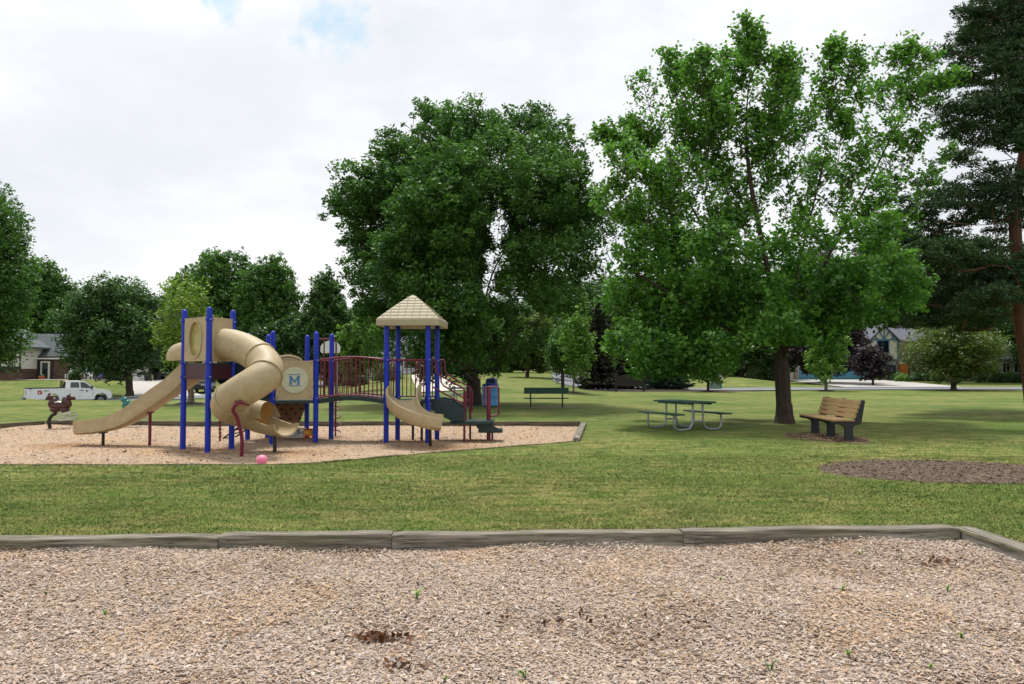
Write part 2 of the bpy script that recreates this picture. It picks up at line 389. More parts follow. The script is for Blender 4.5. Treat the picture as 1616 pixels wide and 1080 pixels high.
NEAR = [(-14,2),(-14,7.02),(-4.82,7.5),(4.48,8.0),(4.5,2.0)]          # near pit, inner outline
FARP = [tuple(at(904,697,0)[:2]), tuple(at(760,708,0)[:2]), tuple(at(640,718,0)[:2]), tuple(at(560,725,0)[:2]), tuple(at(500,730.5,0)[:2]), tuple(at(430,733,0)[:2]), tuple(at(200,733.5,0)[:2]), (-12.5,13.7),(-15.5,17.0),
        (-15.1,20.6), tuple(at(72,669,0)[:2]), tuple(at(300,671,0)[:2]), tuple(at(917,671,0)[:2])]
def inside(poly, x, y):
    c = np.zeros(len(x), bool); j = len(poly)-1
    for i in range(len(poly)):
        xi, yi = poly[i]; xj, yj = poly[j]
        c ^= ((yi > y) != (yj > y)) & (x < (xj-xi)*(y-yi)/((yj-yi) or 1e-9)+xi); j = i
    return c
def lawn():
    xs = np.concatenate([np.arange(-110,111,1.25)]); ys = np.concatenate([np.arange(-6,30,1.5), np.arange(30,150,1.0)])
    X, Y = np.meshgrid(xs, ys); X = X.ravel(); Y = Y.ravel()
    keep = ~inside(NEAR, X, Y) & ~inside(FARP, X, Y); X = X[keep]; Y = Y[keep]
    fx = [(-2500,-40),(2500,-40),(2500,2500),(-2500,2500),(-400,150),(400,150),(-400,-6),(400,-6),(0,400),(-400,400),(400,400),(0,900)]
    pts = [Vector((a,b)) for a,b in fx] + [Vector((float(a),float(b))) for a,b in zip(X,Y)]; n0 = len(pts)
    pts += [Vector(p) for p in NEAR] + [Vector(p) for p in FARP]
    e = [(n0+i, n0+(i+1)%len(NEAR)) for i in range(len(NEAR))]; n1 = n0+len(NEAR)
    e += [(n1+i, n1+(i+1)%len(FARP)) for i in range(len(FARP))]
    v, _, f, *_ = geometry.delaunay_2d_cdt(pts, e, [], 0, 1e-5)
    vx = np.array([[p.x,p.y] for p in v]); cxy = np.array([vx[list(t)].mean(0) for t in f])
    bad = inside(NEAR, cxy[:,0], cxy[:,1]) | inside(FARP, cxy[:,0], cxy[:,1])
    hz = h(vx[:,0], np.minimum(vx[:,1], 400)); hz[vx[:,1] < 1] = 0
    m = M(); m.v = [(a,b,c) for (a,b),c in zip(vx, hz)]; m.f = [tuple(t) for t, q in zip(f, bad) if not q]
    o = m.build('lawn', MT['lawn'], fix=False, smooth=True); tag(o, kind='structure')
    bm = bmesh.new(); bm.from_mesh(o.data); bmesh.ops.recalc_face_normals(bm, faces=bm.faces)
    if sum(f_.normal.z for f_ in bm.faces) < 0: bmesh.ops.reverse_faces(bm, faces=bm.faces)
    bm.to_mesh(o.data); bm.free()
lawn()

def chip_sheet(name, poly, z, mt, step=.25, amp=.015, lip=.06):
    """a slightly uneven sheet filling the pit and tucked under its edging"""
    x0 = min(p[0] for p in poly)-.3; x1 = max(p[0] for p in poly)+.3; y0 = min(p[1] for p in poly)-.3; y1 = max(p[1] for p in poly)+.3
    nx = int((x1-x0)/step)+1; ny = int((y1-y0)/step)+1
    X, Y = np.meshgrid(np.linspace(x0,x1,nx), np.linspace(y0,y1,ny)); X = X.ravel(); Y = Y.ravel()
    Z = z + amp*(np.sin(X*1.7+np.sin(Y*.9)*2)+np.sin(Y*2.3+X*.6)+.5*np.sin(X*5.1+Y*4.3))
    ok = inside([(a,b) for a,b in grow(poly, .10)], X, Y)
    m = M(); m.v = list(zip(X,Y,Z)); m.f = [(j*nx+i, j*nx+i+1, (j+1)*nx+i+1, (j+1)*nx+i) for j in range(ny-1) for i in range(nx-1) if ok[j*nx+i] and ok[j*nx+i+1] and ok[(j+1)*nx+i] and ok[(j+1)*nx+i+1]]
    return tag(m.build(name, mt, fix=False, smooth=True), kind='structure')
def grow(poly, d):
    cx = sum(p[0] for p in poly)/len(poly); cy = sum(p[1] for p in poly)/len(poly)
    return [(cx+(x-cx)*(1+d/max(.1,math.hypot(x-cx,y-cy))), cy+(y-cy)*(1+d/max(.1,math.hypot(x-cx,y-cy)))) for x,y in poly]
ZC = -.10; ZF = -.03
def zchip(x, y, z=ZC, amp=.016):
    base = z + amp*(np.sin(x*1.7+np.sin(y*.9)*2)+np.sin(y*2.3+x*.6)+.5*np.sin(x*5.1+y*4.3))
    d = np.maximum(0, 7.5+(x+4.82)*(.5/9.3)-y)          # chips heaped a little against the far timbers
    return base + (.04*np.exp(-d/.10)*(.45+.55*np.sin(x*2.3+np.sin(x*5))) if amp > .01 else 0)
chip_sheet('wood_chip_bed', NEAR, ZC, MT['chipbase'], .2, .016)
chip_sheet('play_area_wood_chip_bed', FARP, ZF, MT['chipfar'], .12, .008)

# loose chips
def chipmat():
    m, nt, b = nodes('loose_wood_chips'); a = nt.nodes.new('ShaderNodeAttribute'); a.attribute_name = 'Col'
    n = noise(nt, 60, 3, mscale=(1,1,1)); c = mixc(nt, 1.0, a.outputs['Color'], ramp(nt, n, [(.3,.8),(.7,1.)]), 'MULTIPLY')
    nt.links.new(c, b.inputs['Base Color']); b.inputs['Roughness'].default_value = .9; b.inputs['Specular IOR Level'].default_value = .2; return m
MT['chip'] = chipmat()
PAL = np.array([s2l(*c)[:3] for c in [(206,182,164),(194,174,160),(176,162,156),(200,168,138),(208,174,134),(150,122,104),(116,84,66),(224,208,192),(208,196,188),(108,98,98)]])
PW = np.array([.2,.18,.15,.09,.03,.09,.03,.08,.11,.03])
def scatter_chips(name, xy, zf, L, W, orange=None, label=None, kscale=1.0, seed=3, soft=0):
    r = np.random.default_rng(seed); n = len(xy); x, y = xy[:,0], xy[:,1]
    z = zf(x, y) + r.uniform(.002, .016, n)*kscale
    az = r.uniform(0, 2*PI, n); tl = r.normal(0, .20, n); rl = r.normal(0, .28, n)
    l = r.gamma(5, L/5, n); w = l*r.uniform(.18,.5,n)*(W/L)/.34
    u = np.stack([np.cos(az)*np.cos(tl), np.sin(az)*np.cos(tl), np.sin(tl)], 1)
    s = np.stack([-np.sin(az)*np.cos(rl), np.cos(az)*np.cos(rl), np.sin(rl)], 1)
    c = np.stack([x,y,z],1); a = u*(l/2)[:,None]; b = s*(w/2)[:,None]; tap = r.uniform(.35,1,n)[:,None]
    V = np.stack([c-a-b, c+a-b*tap, c+a+b, c-a+b*tap], 1).reshape(-1,3)
    k = r.choice(len(PAL), n, p=PW/PW.sum())
    pat = np.sin(x*1.3+1.0)*np.sin(y*1.9+.5)+.6*np.sin(x*2.9-y*2.1)
    k = np.where((pat > .75) & (r.random(n) < .35), r.choice([3,4],n), k)
    k = np.where((pat < -.85) & (r.random(n) < .3), r.choice([5,6],n), k)
    colr = PAL[k]*r.uniform(.72,1.08,(n,1)); colr = colr*(1-soft)+np.array(s2l(*((196,170,142) if L > .025 else (186,168,150)))[:3])*soft
    if soft > .3:
        for wx, wy, wr in WORN_SHADE:
            f = (np.clip(1.15-np.hypot(x-wx,(y-wy)*1.2)/wr,0,1)*r.uniform(.4,1.1,n)).clip(0,.85)[:,None]; colr = colr*(1-f)+np.array(s2l(156,116,78)[:3])*f  # loose chips take the same wear and contact-shade tint
    return mesh_np(name, V, 4, {'Col': colr}, MT['chip'])
r = np.random.default_rng(11)
# near bed: a denser cover closer to the viewer
pts = []
for (ya, yb, dens) in ((2.2,3.3,5000),(3.3,4.6,11000),(4.6,5.8,8600),(5.8,7.9,6200)):
    xa = -.72*yb-.8; xb = min(.72*yb+1.6, 4.47); n = int(dens*(xb-xa)*(yb-ya)); q = np.stack([r.uniform(xa,xb,n), r.uniform(ya,yb,n)],1); pts.append(q)
pts = np.concatenate(pts); pts = pts[inside(NEAR, pts[:,0], pts[:,1])]
tag(scatter_chips('wood_chips', pts, zchip, .0205, .0078, soft=.24), 'pale tan and grey wood chips covering the near play bed', 'wood chips', kind='stuff')
n = 110000; x0,x1 = -16,2.2; q = np.stack([r.uniform(x0,x1,n), 12.9+10.9*r.random(n)**1.4],1); q = q[inside(FARP, q[:,0], q[:,1])]
tag(scatter_chips('play_area_wood_chips', q, lambda x,y: zchip(x,y,ZF,.008), .024, .010, seed=5, soft=.45), 'tan wood chips spread under the climbing frame', 'wood chips', kind='stuff')
# dark twigs and bark bits among the far chips
n = 300; q = np.stack([r.uniform(x0,x1,n), r.uniform(13.6,23.4,n)],1); q = q[inside(FARP, q[:,0], q[:,1])]
nn = len(q); a = r.uniform(0,2*PI,nn); V = []
for k in range(5):
    pass
rad = r.uniform(.02,.07,nn); Vs = []
for k in range(4):
    Vs.append(np.stack([q[:,0]+np.cos(a+k*PI/2)*rad*(1.3 if k%2 else .6), q[:,1]+np.sin(a+k*PI/2)*rad*(1.3 if k%2 else .6), zchip(q[:,0],q[:,1],ZF,.008)+.024+.02*(k%2)+r.uniform(0,.02,nn)],1))
tag(mesh_np('bark_litter', np.stack(Vs,1).reshape(-1,3), 4, None, mat('dark_bark_litter', s2l(74,54,44), .9, var=.3)), 'dark bark bits strewn over the chips under the climbing frame', 'bark litter', kind='stuff')

# ------------------------------------------------------------------ grass blades on the near lawn
def blades():
    r = np.random.default_rng(21); P_ = []; S_ = []
    for (ya, yb, dens, s) in ((3.0,6.0,1500,.8),(6.0,9.6,8000,.62),(9.6,12,5200,.75),(12,15,2300,1.05),(15,18,800,1.4),(18,22,300,1.5),(22,27,90,1.6)):
        w = .68*yb+4.5; n = int(dens*2*w*(yb-ya)); q = np.stack([r.uniform(-w,w,n), r.uniform(ya,yb,n)],1)
        ok = ~inside(grow(NEAR,.0), q[:,0], q[:,1]) & ~inside(FARP, q[:,0], q[:,1]) & (np.abs(q[:,0]) < .68*q[:,1]+.6+4.0*r.random(len(q))**1.5)
        # keep off the timbers
        yl = 7.5+(q[:,0]+4.82)*(.5/9.3)+.19; ok &= ~((q[:,1] < yl) & (q[:,0] < 4.66)); ok &= ~((q[:,0] < 4.67) & (q[:,1] < 8.1) & (q[:,0] > 4.3))
        mx, my = mulch_c; ok &= (((q[:,0]-mx[0])/my[0])**2 + ((q[:,1]-mx[1])/my[1])**2 + r.normal(0,.07,n)) > 1.0
        bx, bs = dirt_c; ok &= (((q[:,0]-bx[0])/bs[0])**2 + ((q[:,1]-bx[1])/bs[1])**2 + r.normal(0,.12,n)) > 1.0
        q = q[ok]; P_.append(q); S_.append(np.full(len(q), s))
    # longer untrimmed tufts against the timbers
    def border(a, b, off, n, tall=1.0):
        t = r.random(n); x = a[0]+(b[0]-a[0])*t; y = a[1]+(b[1]-a[1])*t; L = math.hypot(b[0]-a[0],b[1]-a[1]); nx, ny = -(b[1]-a[1])/L, (b[0]-a[0])/L
        o = off[0]+(off[1]-off[0])*r.random(n)**2; keep = np.sin(x*5+np.sin(x*2.3)*2)+r.normal(0,.5,n) > -.3
        return np.stack([x+nx*o, y+ny*o],1)[keep]
    q = border((-5.2,7.48),(4.5,8.0),(.19,.34),5200); P_.append(q); S_.append(np.full(len(q),.99))
    for i in range(0,7): q = border(FARP[i],FARP[i+1],(.10,.22),900); P_.append(q); S_.append(np.full(len(q),1.09))
    q = border((4.69,8.1),(4.69,5.6),(0,.12),1200); P_.append(q); S_.append(np.full(len(q),.99))
    q = np.concatenate(P_); s = np.concatenate(S_); n = len(q)
    az = r.uniform(0, PI, n); w = .0045*s*r.uniform(.7,1.4,n); hgt = r.uniform(.009,.024,n)*np.where(s>1.1,.8,1)
    patch = np.sin(q[:,0]*1.1+.4)*np.sin(q[:,1]*1.7)+.5*np.sin(q[:,0]*3.1+q[:,1]*2.3); hgt *= 1+.15*patch; hgt = np.where(np.isclose(s,.99)|np.isclose(s,1.09), hgt*r.uniform(1.2,2.3,n), hgt)
    lean = r.normal(0, .022, (n,2)); c = np.stack([q[:,0], q[:,1], np.zeros(n)],1)
    d = np.stack([np.cos(az)*w, np.sin(az)*w, np.zeros(n)],1); top = c + np.stack([lean[:,0], lean[:,1], hgt],1)
    V = np.stack([c-d, c+d, top],1).reshape(-1,3)
    tag(mesh_np('grass', V, 3, {'tint': r.random(n)**1.2}, MT['blade']), 'short mown grass with green and straw-coloured patches', 'grass', kind='stuff')
mulch_c = ((6.95,12.75),(2.0,1.5)); dirt_c = ((7.5,19.1),(.85,1.45))
blades()

def patch(name, c, rx, ry, mt, z=.012, seed=0, n=40, jag=.08, amp=0.0):
    r_ = random.Random(seed); m = M(); vs = [(c[0], c[1], hh(*c)+z+amp)]
    ks = []
    for ring_ in (.5, 1.0):
        for k in range(n):
            a = 2*PI*k/n; q = ring_*(1+(r_.uniform(-jag,jag)+jag*math.sin(3*a+seed) if ring_ == 1 else 0)); x = c[0]+rx*q*math.cos(a); y = c[1]+ry*q*math.sin(a)
            vs.append((x, y, hh(x,y)+(z+amp*.6 if ring_ < 1 else (z if not amp else -.02))))
    fs = [(0, 1+k, 1+(k+1)%n) for k in range(n)] + [(1+k, 1+n+k, 1+n+(k+1)%n, 1+(k+1)%n) for k in range(n)]
    m.add(vs, fs); return m.build(name, mt, smooth=True)
MT['bark'] = mat('purple_brown_bark_mulch', s2l(114,98,84), .95, var=.2, scale=1.8, fine=(26,.3), bmp=.4, bscale=35)
tag(patch('mulch_circle', mulch_c[0], 2.0, 1.5, MT['bark'], .006, 3, 60, .04), kind='structure')
PALb = PAL.copy()
def litter(name, c, rx, ry, n, cols, L, label, seed):
    global PAL, PW
    r_ = np.random.default_rng(seed); a = r_.uniform(0,2*PI,n); q = np.sqrt(r_.random(n)); xy = np.stack([c[0]+rx*q*np.cos(a), c[1]+ry*q*np.sin(a)],1)
    keep = PAL, PW; PAL = np.array([s2l(*k)[:3] for k in cols]); PAL = np.resize(PAL, (10,3)); PW = np.ones(10)
    o = scatter_chips(name, xy, lambda x,y: 0*x+.008, L, L*.36, seed=seed); PAL, PW = keep
    return tag(o, label, 'bark mulch', kind='stuff')
litter('bark_mulch', mulch_c[0], 2.0, 1.5, 15000, [(122,104,90),(110,94,80),(130,112,96),(114,98,82),(140,122,106),(96,80,68)], .032, 'purple brown bark mulch in the round bed on the lawn', 31)
tag(patch('dirt_patch', dirt_c[0], .85, 1.45, MT['bare'], .006, 5, 50, .10), kind='structure')
litter('bare_patch_chips', dirt_c[0], .82, 1.4, 1800, [(150,124,98),(128,102,80),(168,146,118),(104,84,66)], .05, 'reddish brown litter worn in under the slatted bench', 33)
tag(patch('worn_ground', (1.5,34.3), 1.5, .9, MT['bare'], .01, 6, 40, .15), kind='structure')

def strip(name, pts, w, mt, z=.05, kind='structure'):
    pts = cr(pts, 8); m = M(); vs = []; nseg = 8
    for i, p in enumerate(pts):
        t = pts[min(i+1,len(pts)-1)]-pts[max(i-1,0)]; t = t/np.linalg.norm(t); nx, ny = -t[1], t[0]
        for k in range(nseg+1):
            o = (k/nseg-.5)*w; x = p[0]+nx*o; y = p[1]+ny*o; vs.append((x, y, hh(x,y)+z))
    m.add(vs, [(i*(nseg+1)+k, i*(nseg+1)+k+1, (i+1)*(nseg+1)+k+1, (i+1)*(nseg+1)+k) for i in range(len(pts)-1) for k in range(nseg)])
    return tag(m.build(name, mt, smooth=True), kind=kind)
strip('right_street', [(80,70),(50,70),(30,69.5),(20,67.5),(13,66),(8.5,70),(8.5,85),(10,110)], 8.5, MT['asphalt'], .05)
strip('left_street', [(-70,42),(-48,55),(-35.5,64),(-31,71),(-27,78),(-20,86),(-10,96)], 8, MT['asphalt'], .05)
strip('kerb', [(80,65.6),(50,65.6),(30,65.1),(20,63.1),(12.6,61.5)], .35, MT['kerb'], .12)
strip('far_kerb', [(80,74.5),(60,74.5),(42,74.4)], .35, MT['kerb'], .14)
strip('left_kerb', [(-66,41),(-46,52),(-33,60.6)], .3, MT['kerb'], .1)
strip('left_far_kerb', [(-60,52),(-40.5,65.5),(-36,69.5),(-33.5,73)], .35, MT['kerb'], .12)
def slab(name, poly, mt, z=.06, n=10):
    """four-cornered sheet draped on the ground"""
    m = M(); a,b,c,d = [Vector(p[:2]) for p in poly]; vs = []
    for j in range(n+1):
        for i in range(n+1):
            p = (a.lerp(b,i/n)).lerp(d.lerp(c,i/n), j/n); vs.append((p.x,p.y,hh(p.x,p.y)+z))
    m.add(vs, [(j*(n+1)+i,j*(n+1)+i+1,(j+1)*(n+1)+i+1,(j+1)*(n+1)+i) for j in range(n) for i in range(n)])
    return tag(m.build(name, mt, smooth=True), kind='structure')
slab('basketball_court', [hit(660,621), hit(733,617), hit(699,593), hit(647,593)], MT['court'])
slab('right_driveway', [(31,74.2),(42,74.2),(48,104),(33,104)], MT['concrete'], .08)
slab('left_driveway', [(-34.5,71),(-29,75),(-42.5,103),(-49,103)], MT['concrete'], .08)
slab('far_driveway', [(-28,82),(-22.5,88),(-34,110),(-39,108)], MT['concrete'], .08)
slab('patio_path', [(-56.5,90.5),(-46,90.5),(-46,91.8),(-56.5,91.8)], MT['concrete'], .07, 6)
tag(patch('mulch_bed', (12.6,61.8), 7.6, 1.4, MT['mulch'], .06, 9, 50, .05, .08), kind='structure')

# ------------------------------------------------------------------ landscape timbers
def timbermat(name, c):
    m, nt, b = nodes(name); g = noise(nt, 3.0, 7, mscale=(.45,9,9), rough=.7); g2 = noise(nt, 1.1, 5, mscale=(1,2,2))
    c1 = mixc(nt, ramp(nt, g, [(.40,0.),(.60,1.)]), dark(c,.42), dark(c,1.5))
    c1 = mixc(nt, ramp(nt, g2, [(.45,0.),(.75,.5)]), c1, s2l(104,104,72))
    crack = noise(nt, 2.0, 3, mscale=(.3,14,14), rough=.4); ck = ramp(nt, crack, [(.478,1.),(.5,.08),(.522,1.)])
    msk = ramp(nt, noise(nt, .9, 2), [(.45,0.),(.55,1.)]); ck2 = mixc(nt, msk, (1,1,1,1), ck)
    c1 = mixc(nt, 1.0, c1, ck2, 'MULTIPLY')
    nt.links.new(c1, b.inputs['Base Color']); b.inputs['Roughness'].default_value = .9; b.inputs['Specular IOR Level'].default_value = .2
    bump(nt, b, g, .7, .012); return m
MT['timber'] = timbermat('weathered_grey_timber', s2l(128,121,110)); MT['timberd'] = timbermat('dark_weathered_timber', s2l(96,88,78))
def timber(a, b, zt, hgt, w, label, mt, roll=0, seed=0, group=None, out=1):
    """a, b: inner top edge ends; the timber lies on the outer side"""
    a = Vector((a[0],a[1],0)); b = Vector((b[0],b[1],0)); d = b-a; L = d.length-.006; ang = math.atan2(d.y, d.x); nrm = Vector((-d.y,d.x,0)).normalized()*out
    r_ = random.Random(seed); m = M(); nx = max(6, int(L/.12)); vs = []
    bv = .006; prof = [(-w/2,-hgt),(-w/2,-bv),(-w/2+bv,0),(w/2-bv,0),(w/2,-bv),(w/2,-hgt)]
    ph = [r_.uniform(0,6) for _ in range(4)]
    for i in range(nx+1):
        x = -L/2+L*i/nx; wob = .004*math.sin(3*x+ph[0])+.003*math.sin(11*x+ph[1]); wz = .004*math.sin(4*x+ph[2])+.002*r_.uniform(-1,1)
        e = .008 if i in (0,nx) else 0
        for y, z in prof: vs.append((x, y*(1-e*6)+wob, (z+wz-e if z > -.05 else z)))
    k = len(prof)
    fs = [(i*k+j, i*k+(j+1)%k, (i+1)*k+(j+1)%k, (i+1)*k+j) for i in range(nx) for j in range(k)] + [tuple(range(k-1,-1,-1)), tuple(nx*k+j for j in range(k))]
    m.add(vs, fs); o = m.build('landscape_timber', mt, smooth=False)
    c = (a+b)/2 + nrm*w/2; o.location = (c.x, c.y, zt); o.rotation_euler = (roll, 0, ang)
    return tag(o, label, 'landscape timber', group)
A = (-4.82,7.5); B = (4.48,8.0)
def lerp(t): return (A[0]+(B[0]-A[0])*t, A[1]+(B[1]-A[1])*t)
tx = [(-802,0),(330,.01),(596,0),(1056,-.006),(1510,.004)]
def tpx(px): return lerp((px-0)/1512.0)
g = 'weathered timbers edging the near chip bed'
labs = ['grey timber at the left end of the near row, running out of the picture', 'short weathered timber in the near row, split along its lower face', 'grey timber in the middle of the near row with pale knots', 'longest plain grey timber ending at the near bed corner']
for i in range(4):
    o = timber(tpx(tx[i][0]), tpx(tx[i+1][0]), .022+.01*(i%2), .30, .19, labs[i], MT['timber'], seed=i, group=g, roll=.0)
    o.location.y += (.0, .012, -.006, .004)[i]
timber((4.49,5.9), (4.49,8.2), .02, .30, .19, 'cracked grey timber running toward the viewer from the right corner', MT['timber'], seed=9, group=g, out=-1)
timber((4.50,3.2), (4.50,5.89), .015, .30, .19, 'lower grey timber at the right edge nearest the viewer', MT['timber'], seed=10, group=g, out=-1)
g = 'dark timbers edging the climbing frame area'
Fp = FARP
def run(a, b, n, zt, labs, mt, out):
    for i in range(n):
        p = (a[0]+(b[0]-a[0])*i/n, a[1]+(b[1]-a[1])*i/n); q = (a[0]+(b[0]-a[0])*(i+1)/n, a[1]+(b[1]-a[1])*(i+1)/n)
        timber(p, q, zt, .2, .16, labs[i], mt, seed=20+i+int(abs(a[0])*3), group=g, out=out)
back_l, back_m, back_r = Fp[10], Fp[11], Fp[12]
run(back_m, back_r, 5, .10, ['dark back timber behind the foot of the tube slide','dark back timber behind the toy basket','dark back timber seen under the arched bridge','dark back timber behind the curved slide and steps','dark back timber ending at the far right corner'], MT['timberd'], 1)
run(back_l, back_m, 2, .10, ['dark back timber beside the brown spring rider','dark back timber behind the straight wavy slide'], MT['timberd'], 1)
run(Fp[9], back_l, 1, .09, ['dark timber slanting away at the left edge of the photo'], MT['timberd'], 1)
run(back_r, Fp[0], 1, .09, ['pale grey timber closing the right end of the far chip area'], MT['timber'], 1)
for i, lb in zip(range(0,8), ['thin dark timber along the front edge near the right corner','front edge timber below the curved slide, level with the grass','front edge timber in front of the roofed tower','front edge timber where the edge starts to bend','front edge timber just right of the pink ball','front edge timber just below the pink ball','front edge timber in front of the tube slide tower','front edge timber at the left margin of the photo']):
    a, b = Fp[i], Fp[i+1]; timber(a, b, .012, .2, .10, lb, MT['timberd'], seed=40+i, group=g, out=1)
# ------------------------------------------------------------------ trees
def rhombi(c, L, W, r, up=.35, droop=0.0):
    """leaf-sized four-cornered faces round the points c"""
    n = len(c); nrm = r.normal(0,1,(n,3)); nrm[:,2] = np.abs(nrm[:,2])+up*1.5; nrm /= np.linalg.norm(nrm,axis=1)[:,None]
    t = r.normal(0,1,(n,3)); t[:,2] -= droop; t -= nrm*(t*nrm).sum(1)[:,None]; t /= np.linalg.norm(t,axis=1)[:,None]; s = np.cross(nrm,t)
    l = (L*r.uniform(.65,1.3,n))[:,None]; w = (W*r.uniform(.65,1.3,n))[:,None]; k = r.uniform(-.15,.25,n)[:,None]
    return np.stack([c-t*l/2, c+s*w/2+t*l*k*.3, c+t*l/2+nrm*l*.08, c-s*w/2+t*l*k*.3],1).reshape(-1,3)

class Skel:
    def __init__(s): s.p = []; s.par = []; s.chains = []
    def line(s, pts, par=-1, step=.45):
        idx = [] if par < 0 else [par]; prev = par
        for i, p in enumerate(pts):
            s.p.append(np.array(p, float)); s.par.append(prev); prev = len(s.p)-1; idx.append(prev)
        s.chains.append(idx); return prev
    def near(s, p): return int(np.argmin([np.linalg.norm(q-p) for q in s.p]))
    def attach(s, a, r, nseg=5, up=.9):
        arr = np.array(s.p); d = np.linalg.norm(arr-a,axis=1); cost = d + up*np.maximum(0, arr[:,2]-a[2]+.15*d) - .04*0
        j = int(np.argmin(cost)); b = arr[j]; L = d[j]
        if L < .05: return
        mid = (a+b)/2 + np.array([0,0,-.06*L]) + r.normal(0,.05*L,3)
        pts = []
        ns = max(2, min(nseg, int(L/.35)+1))
        for i in range(1, ns+1):
            t = i/ns; q = (1-t)**2*b + 2*t*(1-t)*mid + t*t*a; pts.append(q + r.normal(0,.012*L,3)*(i<ns))
        s.line(pts, j)
    def mesh(s, r0, rt=.012, seg=6, expo=.55, taper=None):
        n = len(s.p); cnt = np.zeros(n); child = np.zeros(n, bool)
        for i in range(n):
            if s.par[i] >= 0: child[s.par[i]] = True
        cnt[~child] = 1
        for i in range(n-1,-1,-1):
            if s.par[i] >= 0: cnt[s.par[i]] += cnt[i]
        rad = np.maximum(rt, r0*(cnt/cnt.max())**expo)
        m = M()
        for ch in s.chains:
            if len(ch) < 2: continue
            rr = [rad[k] for k in ch]; 
            if s.par[ch[1]] == ch[0] and len(ch) > 1: rr[0] = min(rr[0], rr[1]*1.25)
            m.tube([s.p[k] for k in ch], rr, seg=seg if rr[0] > .04 else 4, cap=False)
        return m, rad

def tree(name, label, base, trunk, lobes, leaf, bark, r0, L, W, per=60, spacing=.62, cr_=.55, seed=0, cat='tree', group=None, density=1.0, hollow=.35, flat=.75, gap=None, rootflare=True, tintr=(.15,.85), up=.35, tips=0, spike=0.0, expo=.6, fringe=.5, fronds=None):
    """trunk: list of polylines (world) ; lobes: (cx,cy,cz, rx,ry,rz, w) ellipsoids of foliage"""
    r = np.random.default_rng(seed); base = np.array(base, float); root = empty(name, tuple(base), label, cat, group); WORLDROOTS.add(root.name)
    sk = Skel()
    for i, pl in enumerate(trunk):
        pl = cr(pl, 4) if len(pl) > 2 else [np.array(pl[0]), (np.array(pl[0])+np.array(pl[1]))/2, np.array(pl[1])]
        if i == 0: sk.line(pl)
        else: sk.line(pl, sk.near(np.array(pl[0])))
    C = []; T = []; SZ = []
    for lb in lobes:
        cx,cy,cz,rx,ry,rz = lb[:6]; w = lb[6] if len(lb) > 6 else 1.0
        vol = rx*ry*rz*4.19; n = max(3, int(vol/(spacing**3)*w*.55))
        d = r.normal(0,1,(n,3)); d /= np.linalg.norm(d,axis=1)[:,None]; q = (hollow+(1-hollow)*r.random(n)**.6)[:,None]
        c = np.array([cx,cy,cz]) + d*q*np.array([rx,ry,rz]); tl = r.normal(0,.08); C.append(c); SZ.append(r.uniform(.6,1.35,n)); T.append(np.full(n, tl))
        nf = int(n*fringe); d = r.normal(0,1,(nf,3)); d /= np.linalg.norm(d,axis=1)[:,None]; c = np.array([cx,cy,cz]) + d*r.uniform(.92,1.22,nf)[:,None]*np.array([rx,ry,rz]); C.append(c); SZ.append(r.uniform(.28,.55,nf)); T.append(np.full(nf, tl+.08))
    C = np.concatenate(C); T = np.concatenate(T); SZ = np.concatenate(SZ)
    if gap is not None:
        k = ~gap(C, r); C = C[k]; T = T[k]; SZ = SZ[k]
    top = C[:,2].max(); order = np.argsort(np.linalg.norm(C-np.array(sk.p[-1])*0-base,axis=1)); lim = min(len(C), 330)
    sel = order[np.linspace(0, len(order)-1, lim).astype(int)]
    for a in C[sel]: sk.attach(a, r)
    FP = []
    for lb in (fronds or []):
        cx,cy,cz,rx,ry,rz,w = lb; c = np.array([cx,cy,cz]); lean = np.array([(cx-base[0])*.08, (cy-base[1])*.08, 0])
        for q in range(3 if w > .85 and cx < base[0] else (2 if w > .55 else 1)):
            sh = r.normal(0,.45,3)*np.array([rx,ry,.25]) if q else np.zeros(3)
            lo = c+sh-np.array([0,0,rz*.9])-lean; hi = c+sh+np.array([0,0,rz*.66])+lean+r.normal(0,.12,3)
            sk.attach(lo, r); par = sk.near(lo); main = cr([lo, (lo+hi)/2+r.normal(0,.08,3), hi], 6); sk.line(main[1:], par)
            for i in range(1, len(main)):
                t = i/(len(main)-1); nb = r.poisson(1.6*w**.7)+(1 if r.random() < .5 else 0)
                for k in range(nb):
                    a = r.uniform(0,2*PI); ln = (rx*.95*(1.08-t)+.12)*r.uniform(.5,1.15); d = np.array([math.cos(a), math.sin(a), r.uniform(.45,1.0)]); d /= np.linalg.norm(d)
                    p0 = main[i]; p1 = p0 + d*ln + np.array([0,0,.06*ln]); par2 = sk.near(p0); ns = max(2,int(ln/.2)); seg = [p0+(p1-p0)*(j/ns)+r.normal(0,.02,3) for j in range(1,ns+1)]; sk.line(seg, par2)
                    for j, s_ in enumerate(seg):
                        FP.append(s_)
                        for kk in range(1 if r.random() < .8 else 0):
                            d2 = d + r.normal(0,.8,3); d2 /= np.linalg.norm(d2); tl_ = r.uniform(.12,.32); FP.append(s_+d2*tl_*.6); FP.append(s_+d2*tl_)
            FP += [hi, hi+np.array([0,0,.1])]
    m, rad = sk.mesh(r0, seg=8, rt=max(.008, r0*.045), expo=expo)
    if rootflare:
        b0 = np.array(sk.p[0]); m.tube([b0+np.array([0,0,-.25]), b0+np.array([0,0,.02]), b0+np.array([0,0,.25]), b0+np.array([0,0,.6])], [r0*1.75, r0*1.38, r0*1.12, r0*1.0], seg=12, cap=False)
    m.build('trunk', bark, root, smooth=True, fix=False)
    # leaves in clumps
    n = len(C); cnt = r.poisson(per*density*np.minimum(1,SZ**1.5))+2; idx = np.repeat(np.arange(n), cnt); N_ = len(idx)
    sz = cr_*SZ
    d = r.normal(0,1,(N_,3)); d /= np.linalg.norm(d,axis=1)[:,None]; q = r.random(N_)**.42
